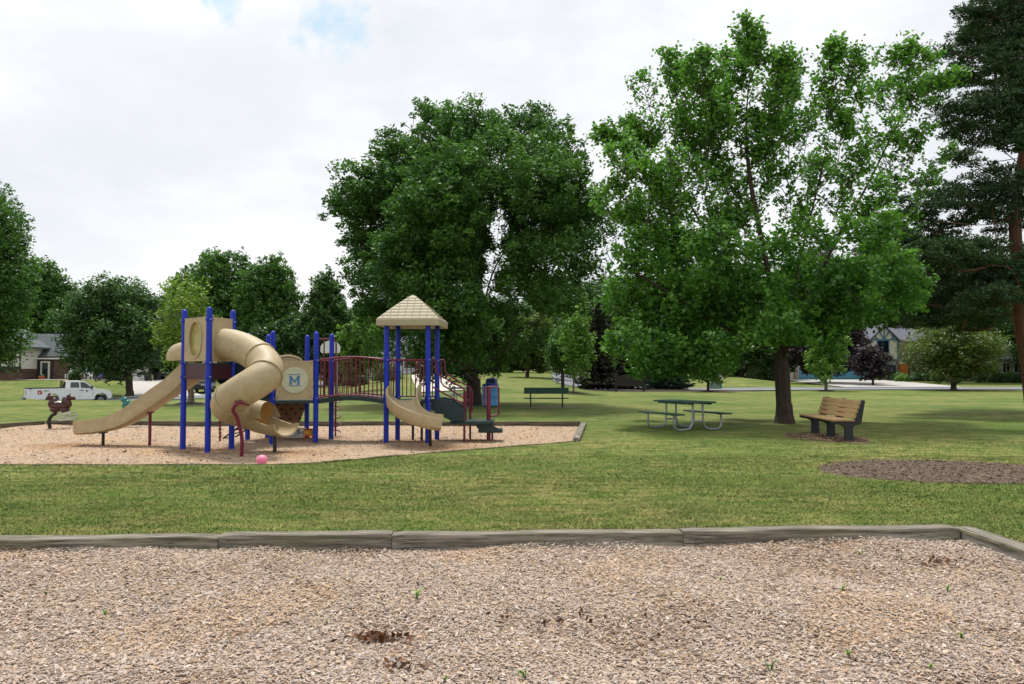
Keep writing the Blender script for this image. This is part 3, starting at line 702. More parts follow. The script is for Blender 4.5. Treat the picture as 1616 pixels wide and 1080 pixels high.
    off = d*(q*sz[idx])[:,None]; off[:,2] *= flat
    if spike:
        ax = r.normal(0,.45,(n,3)); ax[:,2] += 1.0; ax /= np.linalg.norm(ax,axis=1)[:,None]
        a = (off*ax[idx]).sum(1)[:,None]; off += ax[idx]*a*spike; 
    pos = C[idx] + off
    tint = np.clip(r.normal(.42,.2,n)[idx] + T[idx] + .34*(off[:,2]/sz[idx]) + r.normal(0,.14,N_), 0, 1)  # leaves high in each clump coloured lighter, as if lit from above
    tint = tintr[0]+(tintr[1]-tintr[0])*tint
    if gap is not None:
        k = ~gap(pos, r); pos = pos[k]; tint = tint[k]
    V = rhombi(pos, L, W, r, up=up)
    if FP:
        FP = np.array(FP); nfp = len(FP); id2 = np.repeat(np.arange(nfp), r.integers(2,6,nfp)); p2 = FP[id2] + r.normal(0,.062,(len(id2),3)); p2[:,2] -= .03
        V2 = rhombi(p2, L*.86, W*.86, r, up=.25, droop=.5); tn = np.clip(r.normal(.62,.14,nfp)[id2]+r.normal(0,.15,len(id2)),0,1); V = np.concatenate([V,V2]); tint = np.concatenate([tint, tn])  # frond leaves tinted brighter to imitate sky light coming through
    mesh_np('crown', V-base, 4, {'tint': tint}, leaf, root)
    return root

def lobes_px(lst, Z, rdepth, cx0, half, seed, kd=1.1, wdef=1.0):
    """(px,py,rx,ry[,w[,dy]]) in photo pixels at distance Z -> world ellipsoids spread through the crown's depth"""
    r = random.Random(seed); out = []
    for i, q in enumerate(lst):
        px, py, rx, ry = q[:4]; w = q[4] if len(q) > 4 else wdef
        lim = rdepth*math.sqrt(max(.05, 1-min(1,((px-cx0)/half))**2))
        dy = q[5] if len(q) > 5 else r.uniform(-1,1)*max(0, lim-rx*Z/F*.7)
        c = P(px, py, Z+dy); k = (Z+dy)/F
        out.append((c.x, c.y, c.z, rx*k, rx*k*kd, ry*k, w))
    return out

# big ash with forked trunk
Z = 36.6; b = at(748,640)
trk = [[b, P(747,600,Z), P(745,560,Z), P(750,520,Z), P(763,480,Z), P(778,430,Z+.3), P(800,390,Z+.4), P(832,340,Z+.5), P(850,280,Z+.5), P(845,220,Z+.4)],
       [P(745,565,Z), P(735,500,Z-.4), P(722,430,Z-.8), P(705,340,Z-1), P(700,250,Z-1), P(715,200,Z-.8)],
       [P(766,475,Z), P(782,400,Z+.2), P(790,330,Z+.2), P(797,270,Z+.3), P(790,215,Z+.2)],
       [P(735,500,Z-.4), P(690,440,Z-.6), P(640,380,Z-.6), P(590,330,Z-.4)],
       [P(763,480,Z), P(820,430,Z+1), P(880,380,Z+1.2), P(925,340,Z+1)],
       [P(738,520,Z), P(700,480,Z+2), P(660,430,Z+3)]]
L1 = [(585,300,62,58),(560,345,42,45),(640,255,58,50),(690,215,58,50),(735,200,45,42),(640,330,80,62),(700,300,75,70),(740,265,40,60),(775,250,40,44),(772,208,36,36),(780,290,34,40,.9,2),(760,390,60,60,1,3.5),(790,420,60,50,1,3.5),(720,300,60,60,.9,2.5),
      (835,215,62,45),(800,240,35,50),(870,250,55,55),(905,300,50,50),(850,320,70,60),(915,350,50,42),(890,400,62,45),(840,410,55,45,.8),(935,370,30,30),
      (610,400,62,52),(580,430,40,40),(670,390,75,60),(640,470,75,48),(710,455,60,60),(595,500,42,40),(690,530,70,45),(740,500,45,45),(760,560,50,40),(700,575,60,28),
      (820,470,55,40,.7),(870,460,50,40,.7),(810,530,50,40,.8),(620,540,40,35),(660,300,70,60,.9,3),(720,360,80,70,.9,3.5),(850,350,70,60,.9,3),(640,420,70,60,.9,-3.5),(700,340,80,70,.9,-4.),(860,290,60,60,.9,-3),(700,470,70,60,.9,-4),(760,440,50,40,.6,3)]
def gap1(p, r):
    k = Z/F; gx = (783-808)*k; gz = CAMZ+(585-365)*k
    ax = (p[:,0]-gx - .05*(p[:,2]-gz))/(.46*(1+.7*np.sin(p[:,2]*3.7))); az = (p[:,2]-gz)/1.6
    ax2 = (p[:,0]-(768-808)*k)/.35; az2 = (p[:,2]-(CAMZ+(585-440)*k))/1.0
    return ((ax**2+az**2 < 1) | (ax2**2+az2**2 < 1)) & (r.random(len(p)) < .86)
tree('ash_tree', 'big dark green tree with a forked trunk standing behind the roofed play tower', b, trk, lobes_px(L1, Z, 5.6, 740, 235, 5), LF['ash'], BK['dark'], .33, .20, .10, per=110, spacing=.62, cr_=.58, seed=5, gap=gap1, hollow=.35, tintr=(.05,.95), expo=.8)

# airy maple on the right
Z = 24.2; b = at(1238,668)
trk = [[b, P(1236,620,Z), P(1232,565,Z), P(1222,510,Z), P(1214,440,Z), P(1198,360,Z), P(1182,270,Z), P(1178,180,Z), P(1190,70,Z)],
       [P(1234,585,Z), P(1246,520,Z-.2), P(1258,430,Z-.3), P(1282,330,Z-.3), P(1305,230,Z-.2), P(1322,100,Z)],
       [P(1240,555,Z), P(1275,470,Z+.4), P(1320,380,Z+.6), P(1370,290,Z+.6), P(1420,190,Z+.5), P(1465,120,Z+.4)],
       [P(1226,540,Z), P(1185,470,Z+.2), P(1130,390,Z+.3), P(1080,300,Z+.3), P(1060,180,Z+.2)],
       [P(1218,480,Z), P(1165,410,Z-.5), P(1120,300,Z-.8), P(1115,180,Z-.8)],
       [P(1230,560,Z), P(1150,520,Z-.6), P(1070,470,Z-1), P(1000,430,Z-1)],
       [P(1255,500,Z), P(1300,400,Z-1), P(1350,320,Z-1.3), P(1400,260,Z-1.3)]]
L2 = [(1190,72,26,38,1.3),(1165,110,40,45,1.1),(1215,130,40,55,1.),(1110,120,42,42,.9),(1060,110,25,30,.9),(1075,170,55,50,.8),(1130,200,60,50,1),(1195,210,50,50,.9),
      (1322,90,20,30,1.3),(1310,150,36,45,.9),(1270,210,40,50,.7),(1330,220,50,45,.6),(1410,95,36,24,.9),(1460,100,32,24,.8),(1395,140,45,30,.6),(1450,160,45,35,.6),(1480,130,24,20,.8),(1390,210,60,40,.5),(1450,230,45,40,.45),(1480,250,25,30,.4),(1350,170,40,40,.4),(1240,120,25,35,.7),(1250,170,35,40,.6),
      (1000,215,50,30,.9),(1010,270,50,40,.9),(970,215,25,18,.9),(1060,260,55,45,.8),(1030,330,55,40,.9),(985,320,40,40,.9),(1090,220,50,50,.9),(1000,360,50,30,.9),(1140,260,50,50,.9),(1220,260,45,50,.8),(1080,150,40,50,.75),(1140,170,40,50,.75),(1165,360,60,30,.8),(1050,300,50,40,.8),(1230,180,35,45,.7),(1290,270,45,45,.7),(1350,260,45,45,.7),(1370,330,50,35,.7),(1420,250,40,35,.6),(1345,110,28,35,.6),(1110,300,60,50,.7),(1175,310,55,50,.75),(1250,300,50,50,.5),(1320,310,60,45,.5),(1400,300,55,40,.45),(1455,300,40,36,.4),(1150,350,60,40,.7),(1260,350,60,40,.6),
      (1010,400,50,38,1.2),(1070,390,60,45,1.2),(1140,400,60,48,.95),(1215,400,50,42,.75),(1290,380,60,40,.6),(1370,380,60,40,.7),(1430,360,40,30,.7),(1390,420,50,36,1.),(1430,450,40,30,.9),(1400,475,50,26,1.2),(1345,495,50,26,1.4,.8),
      (1000,470,50,38,1.5),(1060,480,60,48,1.6),(1130,480,65,50,1.5),(1200,470,50,45,1.3),(1270,460,60,48,1.3),(1345,450,55,42,1.2),(1400,430,40,35,1.),
      (990,540,36,32,1.5),(1035,560,52,36,1.6),(1100,560,60,34,1.6),(1160,545,45,36,1.5),(1290,520,42,40,1.4),(1230,510,42,32,1.3),(1310,480,50,40,1.3),(1000,560,26,18,1.3),(1255,535,50,28,1.4,-1.2),(1210,520,40,35,1.2,-2)]
def gap2(p, r):
    k = Z/F; hx = np.abs(p[:,0]-(1237-808)*k); return (hx < .8) & (p[:,2] < CAMZ+(585-548)*k) & (r.random(len(p)) < .97)
LOW = [q for q in L2 if q[1] >= 372]; UP = [q for q in L2 if q[1] < 372]
tree('maple_tree', 'tall airy bright green tree with many upright branches beside the wooden bench', b, trk, lobes_px(LOW, Z, 3.6, 1215, 300, 8), LF['maple'], BK['dark'], .235, .135, .115, per=58, spacing=.40, cr_=.33, seed=9, hollow=.1, gap=gap2, tintr=(.1,1.), spike=.6, flat=.8, expo=.84, fronds=lobes_px(UP, Z, 3.0, 1215, 300, 18))

# pine on the right edge: flat pads of needles on a reddish trunk
def pine():
    Z = 30.; b = at(1632,652); r = np.random.default_rng(4); root = empty('pine_tree', b, 'dark pine with reddish trunk rising out of the right edge of the photo', 'tree'); WORLDROOTS.add(root.name)
    sk = Skel(); sk.line(cr([b, P(1624,580,Z), P(1612,500,Z), P(1606,420,Z), P(1602,340,Z), P(1611,270,Z), P(1626,180,Z), P(1640,60,Z), P(1645,-60,Z), P(1648,-160,Z)], 4))
    pads = [(1585,20,60,34),(1605,30,40,50,-1.5),(1600,110,45,40,-1.5),(1600,190,40,40,-1.5),(1560,60,50,24),(1600,75,60,26),(1530,118,38,14),(1508,92,34,13),(1500,132,32,11),(1535,62,36,15),(1498,172,34,13),(1545,20,34,18),(1575,135,55,20),(1540,170,45,16),(1600,170,60,24),(1550,212,50,16),(1520,250,36,10),(1605,222,40,14),(1508,205,28,12),
            (1480,305,42,16),(1570,300,70,34),(1520,335,60,26),(1600,345,50,26),(1440,330,45,16),(1460,375,55,24),(1400,390,45,16),(1530,400,60,24),(1500,440,65,26),(1430,430,50,20),(1580,440,55,30),(1460,490,60,22),(1530,500,55,20),(1400,470,45,18),(1380,430,40,16),(1440,497,40,12,1),(1490,505,44,12,0),(1530,475,60,20,2),(1450,470,60,20,3),(1500,395,60,20,3),(1560,400,50,24,3),(1500,500,60,16,4),(1560,505,50,14,3),
            (1640,40,50,50),(1655,140,50,50),(1680,310,45,40),(1660,420,55,40),(1600,-40,80,40),(1560,-90,60,40),(1560,475,60,22,-2),(1420,505,36,12,0),(1485,400,50,20,-2)]
    V = []; T = []; sub = []
    for q in pads:
        px, py, rx, ry = q[:4]; dy = q[4] if len(q) > 4 else r.uniform(-2.6,2.6)*(1-abs(px-1610)/340); c = np.array(P(px,py,Z+dy)); k = (Z+dy)/F
        n = int(rx*ry*.036)+5; d = r.normal(0,1,(n,3)); d /= np.linalg.norm(d,axis=1)[:,None]
        cl = c + d*(r.random(n)**.4)[:,None]*np.array([rx*k, rx*k*.8, ry*k*1.25]); cl[:,2] += .25*(cl[:,0]-c[0])*r.uniform(-.8,.8); sub.append(cl)
        tint0 = r.normal(.45,.15)
        for cc in cl:
            nn = 85; d = r.normal(0,1,(nn,3)); d[:,2] = np.abs(d[:,2])*.7-.2; d /= np.linalg.norm(d,axis=1)[:,None]; s = .27*r.uniform(.5,1.5)
            a = cc + d*(r.random(nn)**.5*s)[:,None]*np.array([1,1,.6]); t = d + r.normal(0,.5,(nn,3)); t /= np.linalg.norm(t,axis=1)[:,None]
            sd = np.cross(t, r.normal(0,1,(nn,3))); sd /= np.linalg.norm(sd,axis=1)[:,None]; l = r.uniform(.10,.17,nn)[:,None]; w = .024
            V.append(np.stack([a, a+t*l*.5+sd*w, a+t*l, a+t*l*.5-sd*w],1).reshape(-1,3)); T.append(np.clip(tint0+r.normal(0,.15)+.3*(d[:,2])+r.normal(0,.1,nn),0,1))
    allc = np.concatenate(sub); order = np.argsort(np.abs(allc[:,0]-b[0])); 
    for a in allc[order[np.linspace(0,len(order)-1,min(300,len(order))).astype(int)]]: sk.attach(a, r, 6, up=.5)
    for line in ([P(1608,497,Z), P(1570,492,Z-.3), P(1530,488,Z-.5), P(1490,484,Z-.7), P(1440,478,Z-.8)], [P(1603,445,Z), P(1560,420,Z), P(1510,440,Z+.5)], [P(1612,262,Z), P(1575,232,Z), P(1545,215,Z)], [P(1603,340,Z), P(1560,355,Z-1), P(1480,350,Z-2)]):
        sk.line(cr(line,4), sk.near(np.array(line[0])))
    m, _ = sk.mesh(.29, .018, 10, .62); m.build('trunk', BK['red'], root, smooth=True, fix=False)
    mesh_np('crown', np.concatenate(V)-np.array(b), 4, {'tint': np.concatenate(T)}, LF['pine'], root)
pine()

def spruce(name, label, base, H, R, mt, bark, seed, low=.06, L=.34, W=.07, group=None, n=26, skew=1.0, cat='evergreen'):
    r = np.random.default_rng(seed); base = np.array(base,float); root = empty(name, tuple(base), label, cat, group)
    m = M(); m.tube([(0,0,-.2),(0,0,H*.3),(0,0,H*.97)], [R*.055+.04, R*.045+.03, .02], seg=8); V = []; T = []
    for i in range(n):
        t = (i+r.uniform(0,.6))/n; z = H*(low+(1-low)*t); rr = R*(1-t)**.85*r.uniform(.8,1.1)*(1 if t > .06 else .85)
        nb = int(7+9*(1-t))
        for j in range(nb):
            a = 2*PI*(j+r.uniform(-.3,.3))/nb; lb = rr*r.uniform(.72,1.15); drop = -.28*lb*skew
            d = np.array([math.cos(a), math.sin(a), 0]); end = d*lb + np.array([0,0,z+drop+.12*lb])
            if lb > .4 and j%2 == 0: m.tube([(0,0,z), tuple(d*lb*.5+np.array([0,0,z+drop*.6])), tuple(end)], [.03+lb*.008,.02,.008], seg=4, cap=False)
            ns = int(14+38*lb); q = r.random(ns)**.7; c = np.array([0,0,z])*(1-q)[:,None] + end*q[:,None]; c[:,2] += drop*.5*np.sin(q*PI)
            sd = np.array([-d[1], d[0], 0]); c += sd*(r.normal(0,.16,ns)*lb*(1.15-q))[:,None]; c[:,2] += r.normal(-.05,.07,ns)
            tt = d + sd*r.normal(0,.55,ns)[:,None] + np.array([0,0,-.25])+r.normal(0,.15,(ns,3)); tt /= np.linalg.norm(tt,axis=1)[:,None]
            nn = r.normal(0,.5,(ns,3)); nn[:,2] += 1; s2 = np.cross(tt,nn); s2 /= np.linalg.norm(s2,axis=1)[:,None]; l = (L*r.uniform(.6,1.2,ns))[:,None]
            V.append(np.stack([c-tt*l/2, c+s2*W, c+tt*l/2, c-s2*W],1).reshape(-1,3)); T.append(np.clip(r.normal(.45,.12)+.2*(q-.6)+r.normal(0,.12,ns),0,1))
    m.build('trunk', bark, root, smooth=True, fix=False); mesh_np('crown', np.concatenate(V), 4, {'tint': np.concatenate(T)}, mt, root); return root

def auto_lobes(x0,y0,x1,y1,Z,seed,n=11,shape='round',depth=.9):
    r = random.Random(seed); out = []; cx=(x0+x1)/2; cy=(y0+y1)/2; hx=(x1-x0)/2; hy=(y1-y0)/2; k = Z/F
    for i in range(n):
        a = 2*PI*i/n + r.uniform(-.25,.25); q = r.uniform(.5,.7)
        px = cx+hx*q*math.cos(a); py = cy+hy*q*math.sin(a)
        if shape == 'cone': px = cx+(px-cx)*(.35+.65*(py-y0)/(y1-y0))*1.1
        s = r.uniform(.32,.46); rx = min(hx*s*1.1, hx-abs(px-cx)+hx*.05); ry = min(hy*s*1.15, hy-abs(py-cy)+hy*.08)
        if shape == 'cone': rx *= (.5+.5*(py-y0)/(y1-y0))
        c = P(px,py,Z+r.uniform(-.5,.5)*hx*k*depth); out.append((c.x,c.y,c.z,rx*k,rx*k,ry*k,1.))
    for i in range(3):
        c = P(cx+r.uniform(-.2,.2)*hx, cy+r.uniform(-.25,.3)*hy, Z+(-.3,0,.35)[i]*hx*k); out.append((c.x,c.y,c.z,hx*.55*k,hx*.6*k,hy*.55*k,.8))
    return out
def bg(name, label, bpx, Z, box, leaf, bark='dark', seed=0, shape='round', trunk_r=None, L=None, per=34, group=None, zb=None, n=11, spacing=None, cat='tree', spike=.2, W=None, density=1, hollow=.4, tintr=(.1,.95), multi=False, flat=.75):
    x0,y0,x1,y1 = box; k = Z/F; X = (bpx-CX)*k; zb = hh(X,Z) if zb is None else zb
    b = (X, Z, zb); cxp = (x0+x1)/2; ym = y0+(y1-y0)*.35
    t1 = P((bpx*.85+cxp*.15), y1-(y1-y0)*.15, Z); top = P(cxp, ym, Z)
    trk = [[b, (X+(t1.x-X)*.5, Z, (zb+t1.z)/2), tuple(t1), tuple((t1+top)/2+Vector((.1,0,0))), tuple(top)]]
    if multi: trk += [[tuple(t1), tuple(P(cxp-(x1-x0)*.2, (y0+y1)/2, Z))], [tuple(t1), tuple(P(cxp+(x1-x0)*.2, (y0+y1)/2, Z+.5))]]
    hw = (x1-x0)/2*k; S = spacing or max(.42, hw*.16); 
    return tree(name, label, b, trk, auto_lobes(x0,y0,x1,y1,Z,seed,n,shape), LF[leaf], BK[bark], trunk_r or max(.06, hw*.055), L or max(.12, min(.4, Z*.0042)), W or (L or max(.12, min(.4, Z*.0042)))*.6, per=per, spacing=S, cr_=S*.95, seed=seed, cat=cat, group=group, spike=spike, density=density, hollow=hollow, tintr=tintr, flat=flat)

bg('maple_tree','dark tree leaning in at the left edge above the brick house', -25, 46, (-90,296,54,560), 'mid', seed=101, n=17, per=20, spike=.7, tintr=(.0,.9), flat=.55)
bg('maple_tree','low hanging leafy limb tree at the far left in front of the brick house', -70, 47, (-120,470,52,590), 'mid', seed=118, n=9, per=22, density=.8)
bg('linden_tree','round dark green tree with one straight trunk behind the white pickup', 206, 74, (88,446,272,596), 'dark', seed=102, n=15, per=46, trunk_r=.33, spike=.3, tintr=(.05,1.))
bg('young_tree','yellow-green young tree with a mulch ring behind the slide tower', 302.5, 38, (240,440,348,592), 'yellow', bark='pale', seed=103, n=13, per=26, trunk_r=.13, spike=.7, spacing=.42, hollow=.2)
bg('poplar_tree','tall mid green tree behind the roof of the brick house', 60, 112, (15,415,114,560), 'mid', seed=104, per=30)
bg('poplar_tree','thin-topped tree peeping over the round dark tree', 170, 125, (100,444,250,560), 'mid', seed=105, per=22, n=14, spike=.8)
bg('poplar_tree','left of three merging tall trees behind the slide tower', 300, 116, (258,424,345,580), 'mid', seed=106, per=34)
bg('poplar_tree','tallest middle tree of the row behind the slide tower', 352, 110, (296,402,410,585), 'mid', seed=107, per=34, n=14)
bg('poplar_tree','right tree of the row behind the basketball backboard', 420, 106, (368,410,476,590), 'mid', seed=108, per=34, n=14)
bg('hackberry_tree','dark tree with pale leaf tips between the play towers', 515, 84, (462,434,566,600), 'dark', seed=109, per=44, n=14, shape='cone', spike=.6, tintr=(.0,1.25))
bg('young_tree','small bright green tree seen over the arched bridge', 568, 60, (532,498,606,600), 'bright', bark='pale', seed=110, per=34)
bg('shade_tree','dark tree just right of the white garage', 258, 106, (226,470,300,602), 'dark', seed=140, per=40)
bg('shade_tree','dark filler tree low behind the left play deck', 440, 98, (395,500,490,605), 'dark', seed=111, per=34)
bg('shade_tree','dark tree behind the arched bridge and white house', 600, 108, (530,470,660,600), 'dark', seed=112, per=34)
bg('shade_tree','dark tree far behind the roofed tower', 690, 112, (630,480,760,596), 'dark', seed=113, per=34)
bg('shade_tree','dark spreading tree across the rising lawn behind the forked ash', 790, 104, (740,470,850,590), 'dark', seed=114, per=34)
bg('park_tree','olive tree on the rising lawn left of the green bench', 832, 82, (800,500,896,584), 'olive', seed=115, per=30)
bg('young_tree','leaning young tree just left of the slim one behind the green bench', 888, 56, (856,500,918,602), 'mid', seed=116, per=30, spacing=.5, trunk_r=.12, spike=.5)
bg('young_tree','slim pointed bright green tree with a mulch ring right of the green bench', 905, 53, (878,472,942,598), 'bright', bark='pale', seed=117, shape='cone', per=34, spacing=.42, trunk_r=.06, spike=.8)
bg('young_tree','small tree with thin bent trunk between the dark sign and the street sign', 1117, 60, (1082,540,1156,602), 'olive', seed=119, per=26, spacing=.42, trunk_r=.09)
bg('young_tree','small bright green tree just right of the airy maple trunk', 1303, 62, (1272,500,1336,602), 'bright', bark='pale', seed=120, per=36, shape='round', spacing=.48, trunk_r=.11)
bg('plum_tree','purple-leaved tree in front of the blue garage', 1377, 80, (1344,550,1406,598), 'purple', seed=121, per=50, spacing=.6)
bg('plum_tree','purple-leaved tree directly behind the airy maple trunk', 1300, 86, (1240,512,1376,592), 'purple', seed=122, per=50, spacing=.65)
bg('round_maple','wide rounded olive green tree with a mulch ring before the far street', 1504, 64, (1426,508,1588,600), 'olive', seed=123, n=19, per=26, spacing=.58, trunk_r=.2, flat=.45, hollow=.15, L=.2, tintr=(0.,.9))
for (lab,bx,Z_,box,lf,sd) in [
  ('dark spreading tree in front of the gabled house roof',1500,92,(1405,405,1600,530),'dark',141),
  ('dark background tree left of the airy maple crown',980,104,(925,430,1045,604),'dark',130),
  ('dark background tree behind the small bent tree',1075,112,(1010,400,1140,600),'dark',131),
  ('dark background tree behind the middle of the airy maple',1170,104,(1100,420,1240,602),'dark',132),
  ('low dark tree filling the gap left of the blue garage',1215,96,(1165,500,1262,600),'dark',133),
  ('dark background tree above the garage roof',1290,124,(1215,385,1365,600),'dark',134),
  ('tall dark tree behind the gabled house',1400,126,(1320,365,1485,600),'dark',135),
  ('tall dark tree behind the wide rounded tree',1500,120,(1440,375,1570,600),'dark',136),
  ('mid green tree beyond the pine trunk at the right',1585,100,(1540,400,1650,585),'mid',137),
  ('dark tree at the right edge behind the pine',1650,90,(1590,470,1720,600),'dark',138),
  ('dark background tree between the ash and the spruces',905,112,(840,436,968,598),'dark',139)]:
    bg('shade_tree', lab, bx, Z_, box, lf, seed=sd, per=36, n=13)

spruce('spruce_tree','dark spruce standing left of the brown park sign', (P(944,600,64).x,64,0), 7.6, 2.0, LF['brownspruce'], BK['dark'], 51)
spruce('spruce_tree','wide low-branched spruce right of the brown park sign', (P(1052,600,64).x,64,0), 6.4, 2.3, LF['spruce'], BK['dark'], 52)
spruce('spruce_tree','taller brownish spruce rising behind the brown park sign', (P(985,600,68).x,68,0), 9.5, 3.0, LF['brownspruce'], BK['dark'], 53)

# far tree line: copies of three trees, past the houses
protos = []
for i, (lf, sd) in enumerate((('dark',201),('mid',202),('dark',203))):
    o = bg('woodland_tree', 'tree in the far row beyond the houses', 808, 150, (760,500,856,600), lf, seed=sd, per=30, zb=1.2, group='far row of trees beyond the houses', n=11); protos.append(o)
rr = random.Random(3); xs = [-250+72*i for i in range(31)]
for i, px in enumerate(xs):
    src = protos[i%3]; o = src if i < 3 else copy_tree(src)
    Zf = 142+rr.uniform(-6,16); X = (px-CX)*Zf/F; o.location = (X, Zf, hh(X,Zf)); s = rr.uniform(.9,1.25)*(1.4 if px > 850 else .9); o.scale = (s*1.1, s*1.1, s); o.rotation_euler.z = rr.uniform(0,6.28)

# shrubs
def shrub(label, px, py, Z, w, hgt, leaf, seed, name='shrub', cat='shrub'):
    r = np.random.default_rng(seed); c = P(px,py,Z); z0 = hh(c.x,Z); root = empty(name, (c.x,Z,z0), label, cat)
    m = M()
    for i in range(7):
        a = r.uniform(0,2*PI); m.tube([(0,0,-.05),(math.cos(a)*w*.15,math.sin(a)*w*.15,hgt*.4),(math.cos(a)*w*.3,math.sin(a)*w*.3,hgt*.8)],[.025,.018,.008],seg=5)
    m.build('stem', BK['dark'], root, fix=False)
    n = int(900*max(.6,w)); d = r.normal(0,1,(n,3)); d[:,2] = np.abs(d[:,2]); d /= np.linalg.norm(d,axis=1)[:,None]
    lob = 1+.22*np.sin(d[:,0]*7+seed)*np.sin(d[:,1]*6+1)
    p = d*(.5+.5*r.random(n)**.5)[:,None]*lob[:,None]*np.array([w/2,w/2,hgt]); p[:,2] = np.maximum(p[:,2],.03)
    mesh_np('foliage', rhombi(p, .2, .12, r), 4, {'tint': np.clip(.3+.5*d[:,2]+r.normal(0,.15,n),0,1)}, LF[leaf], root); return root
shrub('pale flowering shrub beside the concrete driveway', 1418, 598, 98, 2.6, 1.1, 'shrub', 1)
shrub('bright low shrub nearest the driveway bend', 1424, 600, 94, 1.6, .9, 'bright', 2)
shrub('dark clipped shrub right of the orange door', 1455, 598, 98, 2.8, 1.3, 'dark', 3)
shrub('long low shrub under the bay window', 1395, 598, 102, 2.6, 1.2, 'olive', 4)
shrub('green shrub behind the rounded tree trunk', 1480, 599, 97, 2.4, 1.2, 'shrub', 5)
shrub('dark shrub right of the rounded tree trunk', 1530, 599, 97, 3.2, 1.8, 'dark', 6)
shrub('dark shrub at the corner of the beige house', 1560, 597, 92, 3.0, 2.2, 'dark', 7)
shrub('dark hedge bush under the beige house windows', 1596, 595, 91, 4.2, 1.2, 'dark', 8)
shrub('dark shrub on the patio of the brick house', 118, 596, 90, 1.4, 1.2, 'dark', 9)
shrub('dark shrub beside the white garage', 180, 600, 92, 1.6, 1.4, 'dark', 10)
shrub('dark bush at the foot of the far hedge on the mound', 1200, 595, 94, 3.4, 2.2, 'dark', 11)
shrub('dark bush low behind the arched bridge', 560, 604, 72, 2.6, 1.5, 'dark', 12)
shrub('green bush behind the roofed tower posts', 610, 602, 72, 2.8, 1.8, 'mid', 13)

# mulch rings under the young trees
for (px, Z_, rad_, lab, i) in ((302.5,38,.95,'mulch ring under the yellow-green young tree',1),(905,53,1.0,'mulch ring under the slim bright tree',2),(1117,60,.75,'mulch ring under the small bent tree',3),(1303,62,.8,'mulch ring under the small bright tree',4),(1504,64,1.5,'mulch mound under the rounded tree',5)):
    X = (px-CX)*Z_/F; tag(patch('mulch_ring', (X,Z_), rad_, rad_*.8, MT['mulch'], .03, i, 28, .06, .08), kind='structure')
# ------------------------------------------------------------------ play structure
def XZ(px, s): return ((px-CX)/s, F/s)      # s = pixels per metre at that distance
play = empty('play_structure', (-4.0,18.0,0), 'tan, blue and maroon climbing frame with slides, bridge and a roofed tower', 'play structure'); WORLDROOTS.add(play.name)
A_L, A_F, A_R = XZ(290.5,75.8), XZ(329.5,78.9), XZ(367,75.0)
H430, H499, H523, H485, H423, H392 = XZ(430.5,70.6), XZ(499,69.4), XZ(523.5,65.7), XZ(485,63.3), XZ(423.3,64.4), XZ(392,66.7)
T_fl, T_fr = XZ(610,70.0), XZ(675.5,70.2); T_bl, T_br = XZ(628,66.25), XZ(690,66.25)
def post(p, H, rings):
    x, y = p; m = M(); r = .058
    m.lathe([(r,-.2),(r,H-.05),(r*.96,H-.02),(r*.75,H+.005),(r*.4,H+.022),(.001,H+.028)], (x,y,0), 20)
    o = m.build('post', MT['blue'], play, smooth=True)
    for z in rings:
        c = M(); c.lathe([(r,-.03),(r+.014,-.03),(r+.018,0),(r+.014,.03),(r,.03)], (x,y,z), 20); c.build('post_clamp', MT['blue'], o, smooth=True)
        c = M(); d = Vector((-x,-y,0)).normalized(); sd = Vector((-d.y,d.x,0)); q = Vector((x,y,z)) + d*.066 + sd*.03; c.box(q, (.035,.022,.03), math.atan2(sd.y,sd.x)); c.build('clamp_bolt', MT['clamp'], o)
DA, DB = 1.75, .93
for p in (A_L, A_F, A_R): post(p, 2.85, [1.76,1.47,2.62])
for p in (H430,H499,H523,H485,H423,H392): post(p, 2.46, [.97,1.83])
for p in (T_fl,T_fr,T_bl,T_br): post(p, 2.72, [.97,1.84])
def vec(p, z=0): return Vector((p[0],p[1],z))
# decks
def deck(poly, z, t=.07):
    m = M(); c = sum((vec(p) for p in poly), Vector())/len(poly)
    q = [vec(p)+(vec(p)-c).normalized()*.0 for p in poly]
    m.prism([(v.x,v.y) for v in q], (0,0,z-t/2), (1,0,0), (0,1,0), (0,0,1), t); m.build('deck', MT['deck'], play, bevel=.006)
deck([A_F,A_R,A_L], DA); deck([H430,H499,H523,H485,H423,H392], DB); deck([T_fl,T_fr,T_br,T_bl], DB)
def panel(a, b, z0, z1, mt, name='panel', t=.045, inset=.075, off=0, hole=None, r=.05):
    """upright panel between two posts with rounded corners and an optional elliptical opening"""
    a = vec(a); b = vec(b); d = (b-a).normalized(); L = (b-a).length-2*inset; o = (a+b)/2; n = Vector((d.y,-d.x,0)); zc = (z0+z1)/2; hh_ = (z1-z0)/2; w = L/2
    outer = []
    for cx, cz, a0 in ((w-r,hh_-r,0),(-w+r,hh_-r,90),(-w+r,-hh_+r,180),(w-r,-hh_+r,270)):
        for k in range(9): q = math.radians(a0+k*90/8); outer.append((cx+r*math.cos(q), cz+r*math.sin(q)))
    m = M(); org = Vector((o.x,o.y,zc))+n*off
    if hole:
        hx, hz, rx, rz = hole; inner = []
        outer = []
        for k_ in range(64):
            q = 2*PI*k_/64; cc, ss = math.cos(q), math.sin(q); sc_ = 1/max(abs(cc),abs(ss)); outer.append((cc*sc_*w, ss*sc_*hh_)); inner.append((hx+rx*cc, hz+rz*ss))
        m.ring(outer, inner, org, d, (0,0,1), n, t)
    else: m.prism(outer, org, d, (0,0,1), n, t)
    p = m.build(name, mt, play, smooth=True, bevel=0)
    return p, org, d, n, L
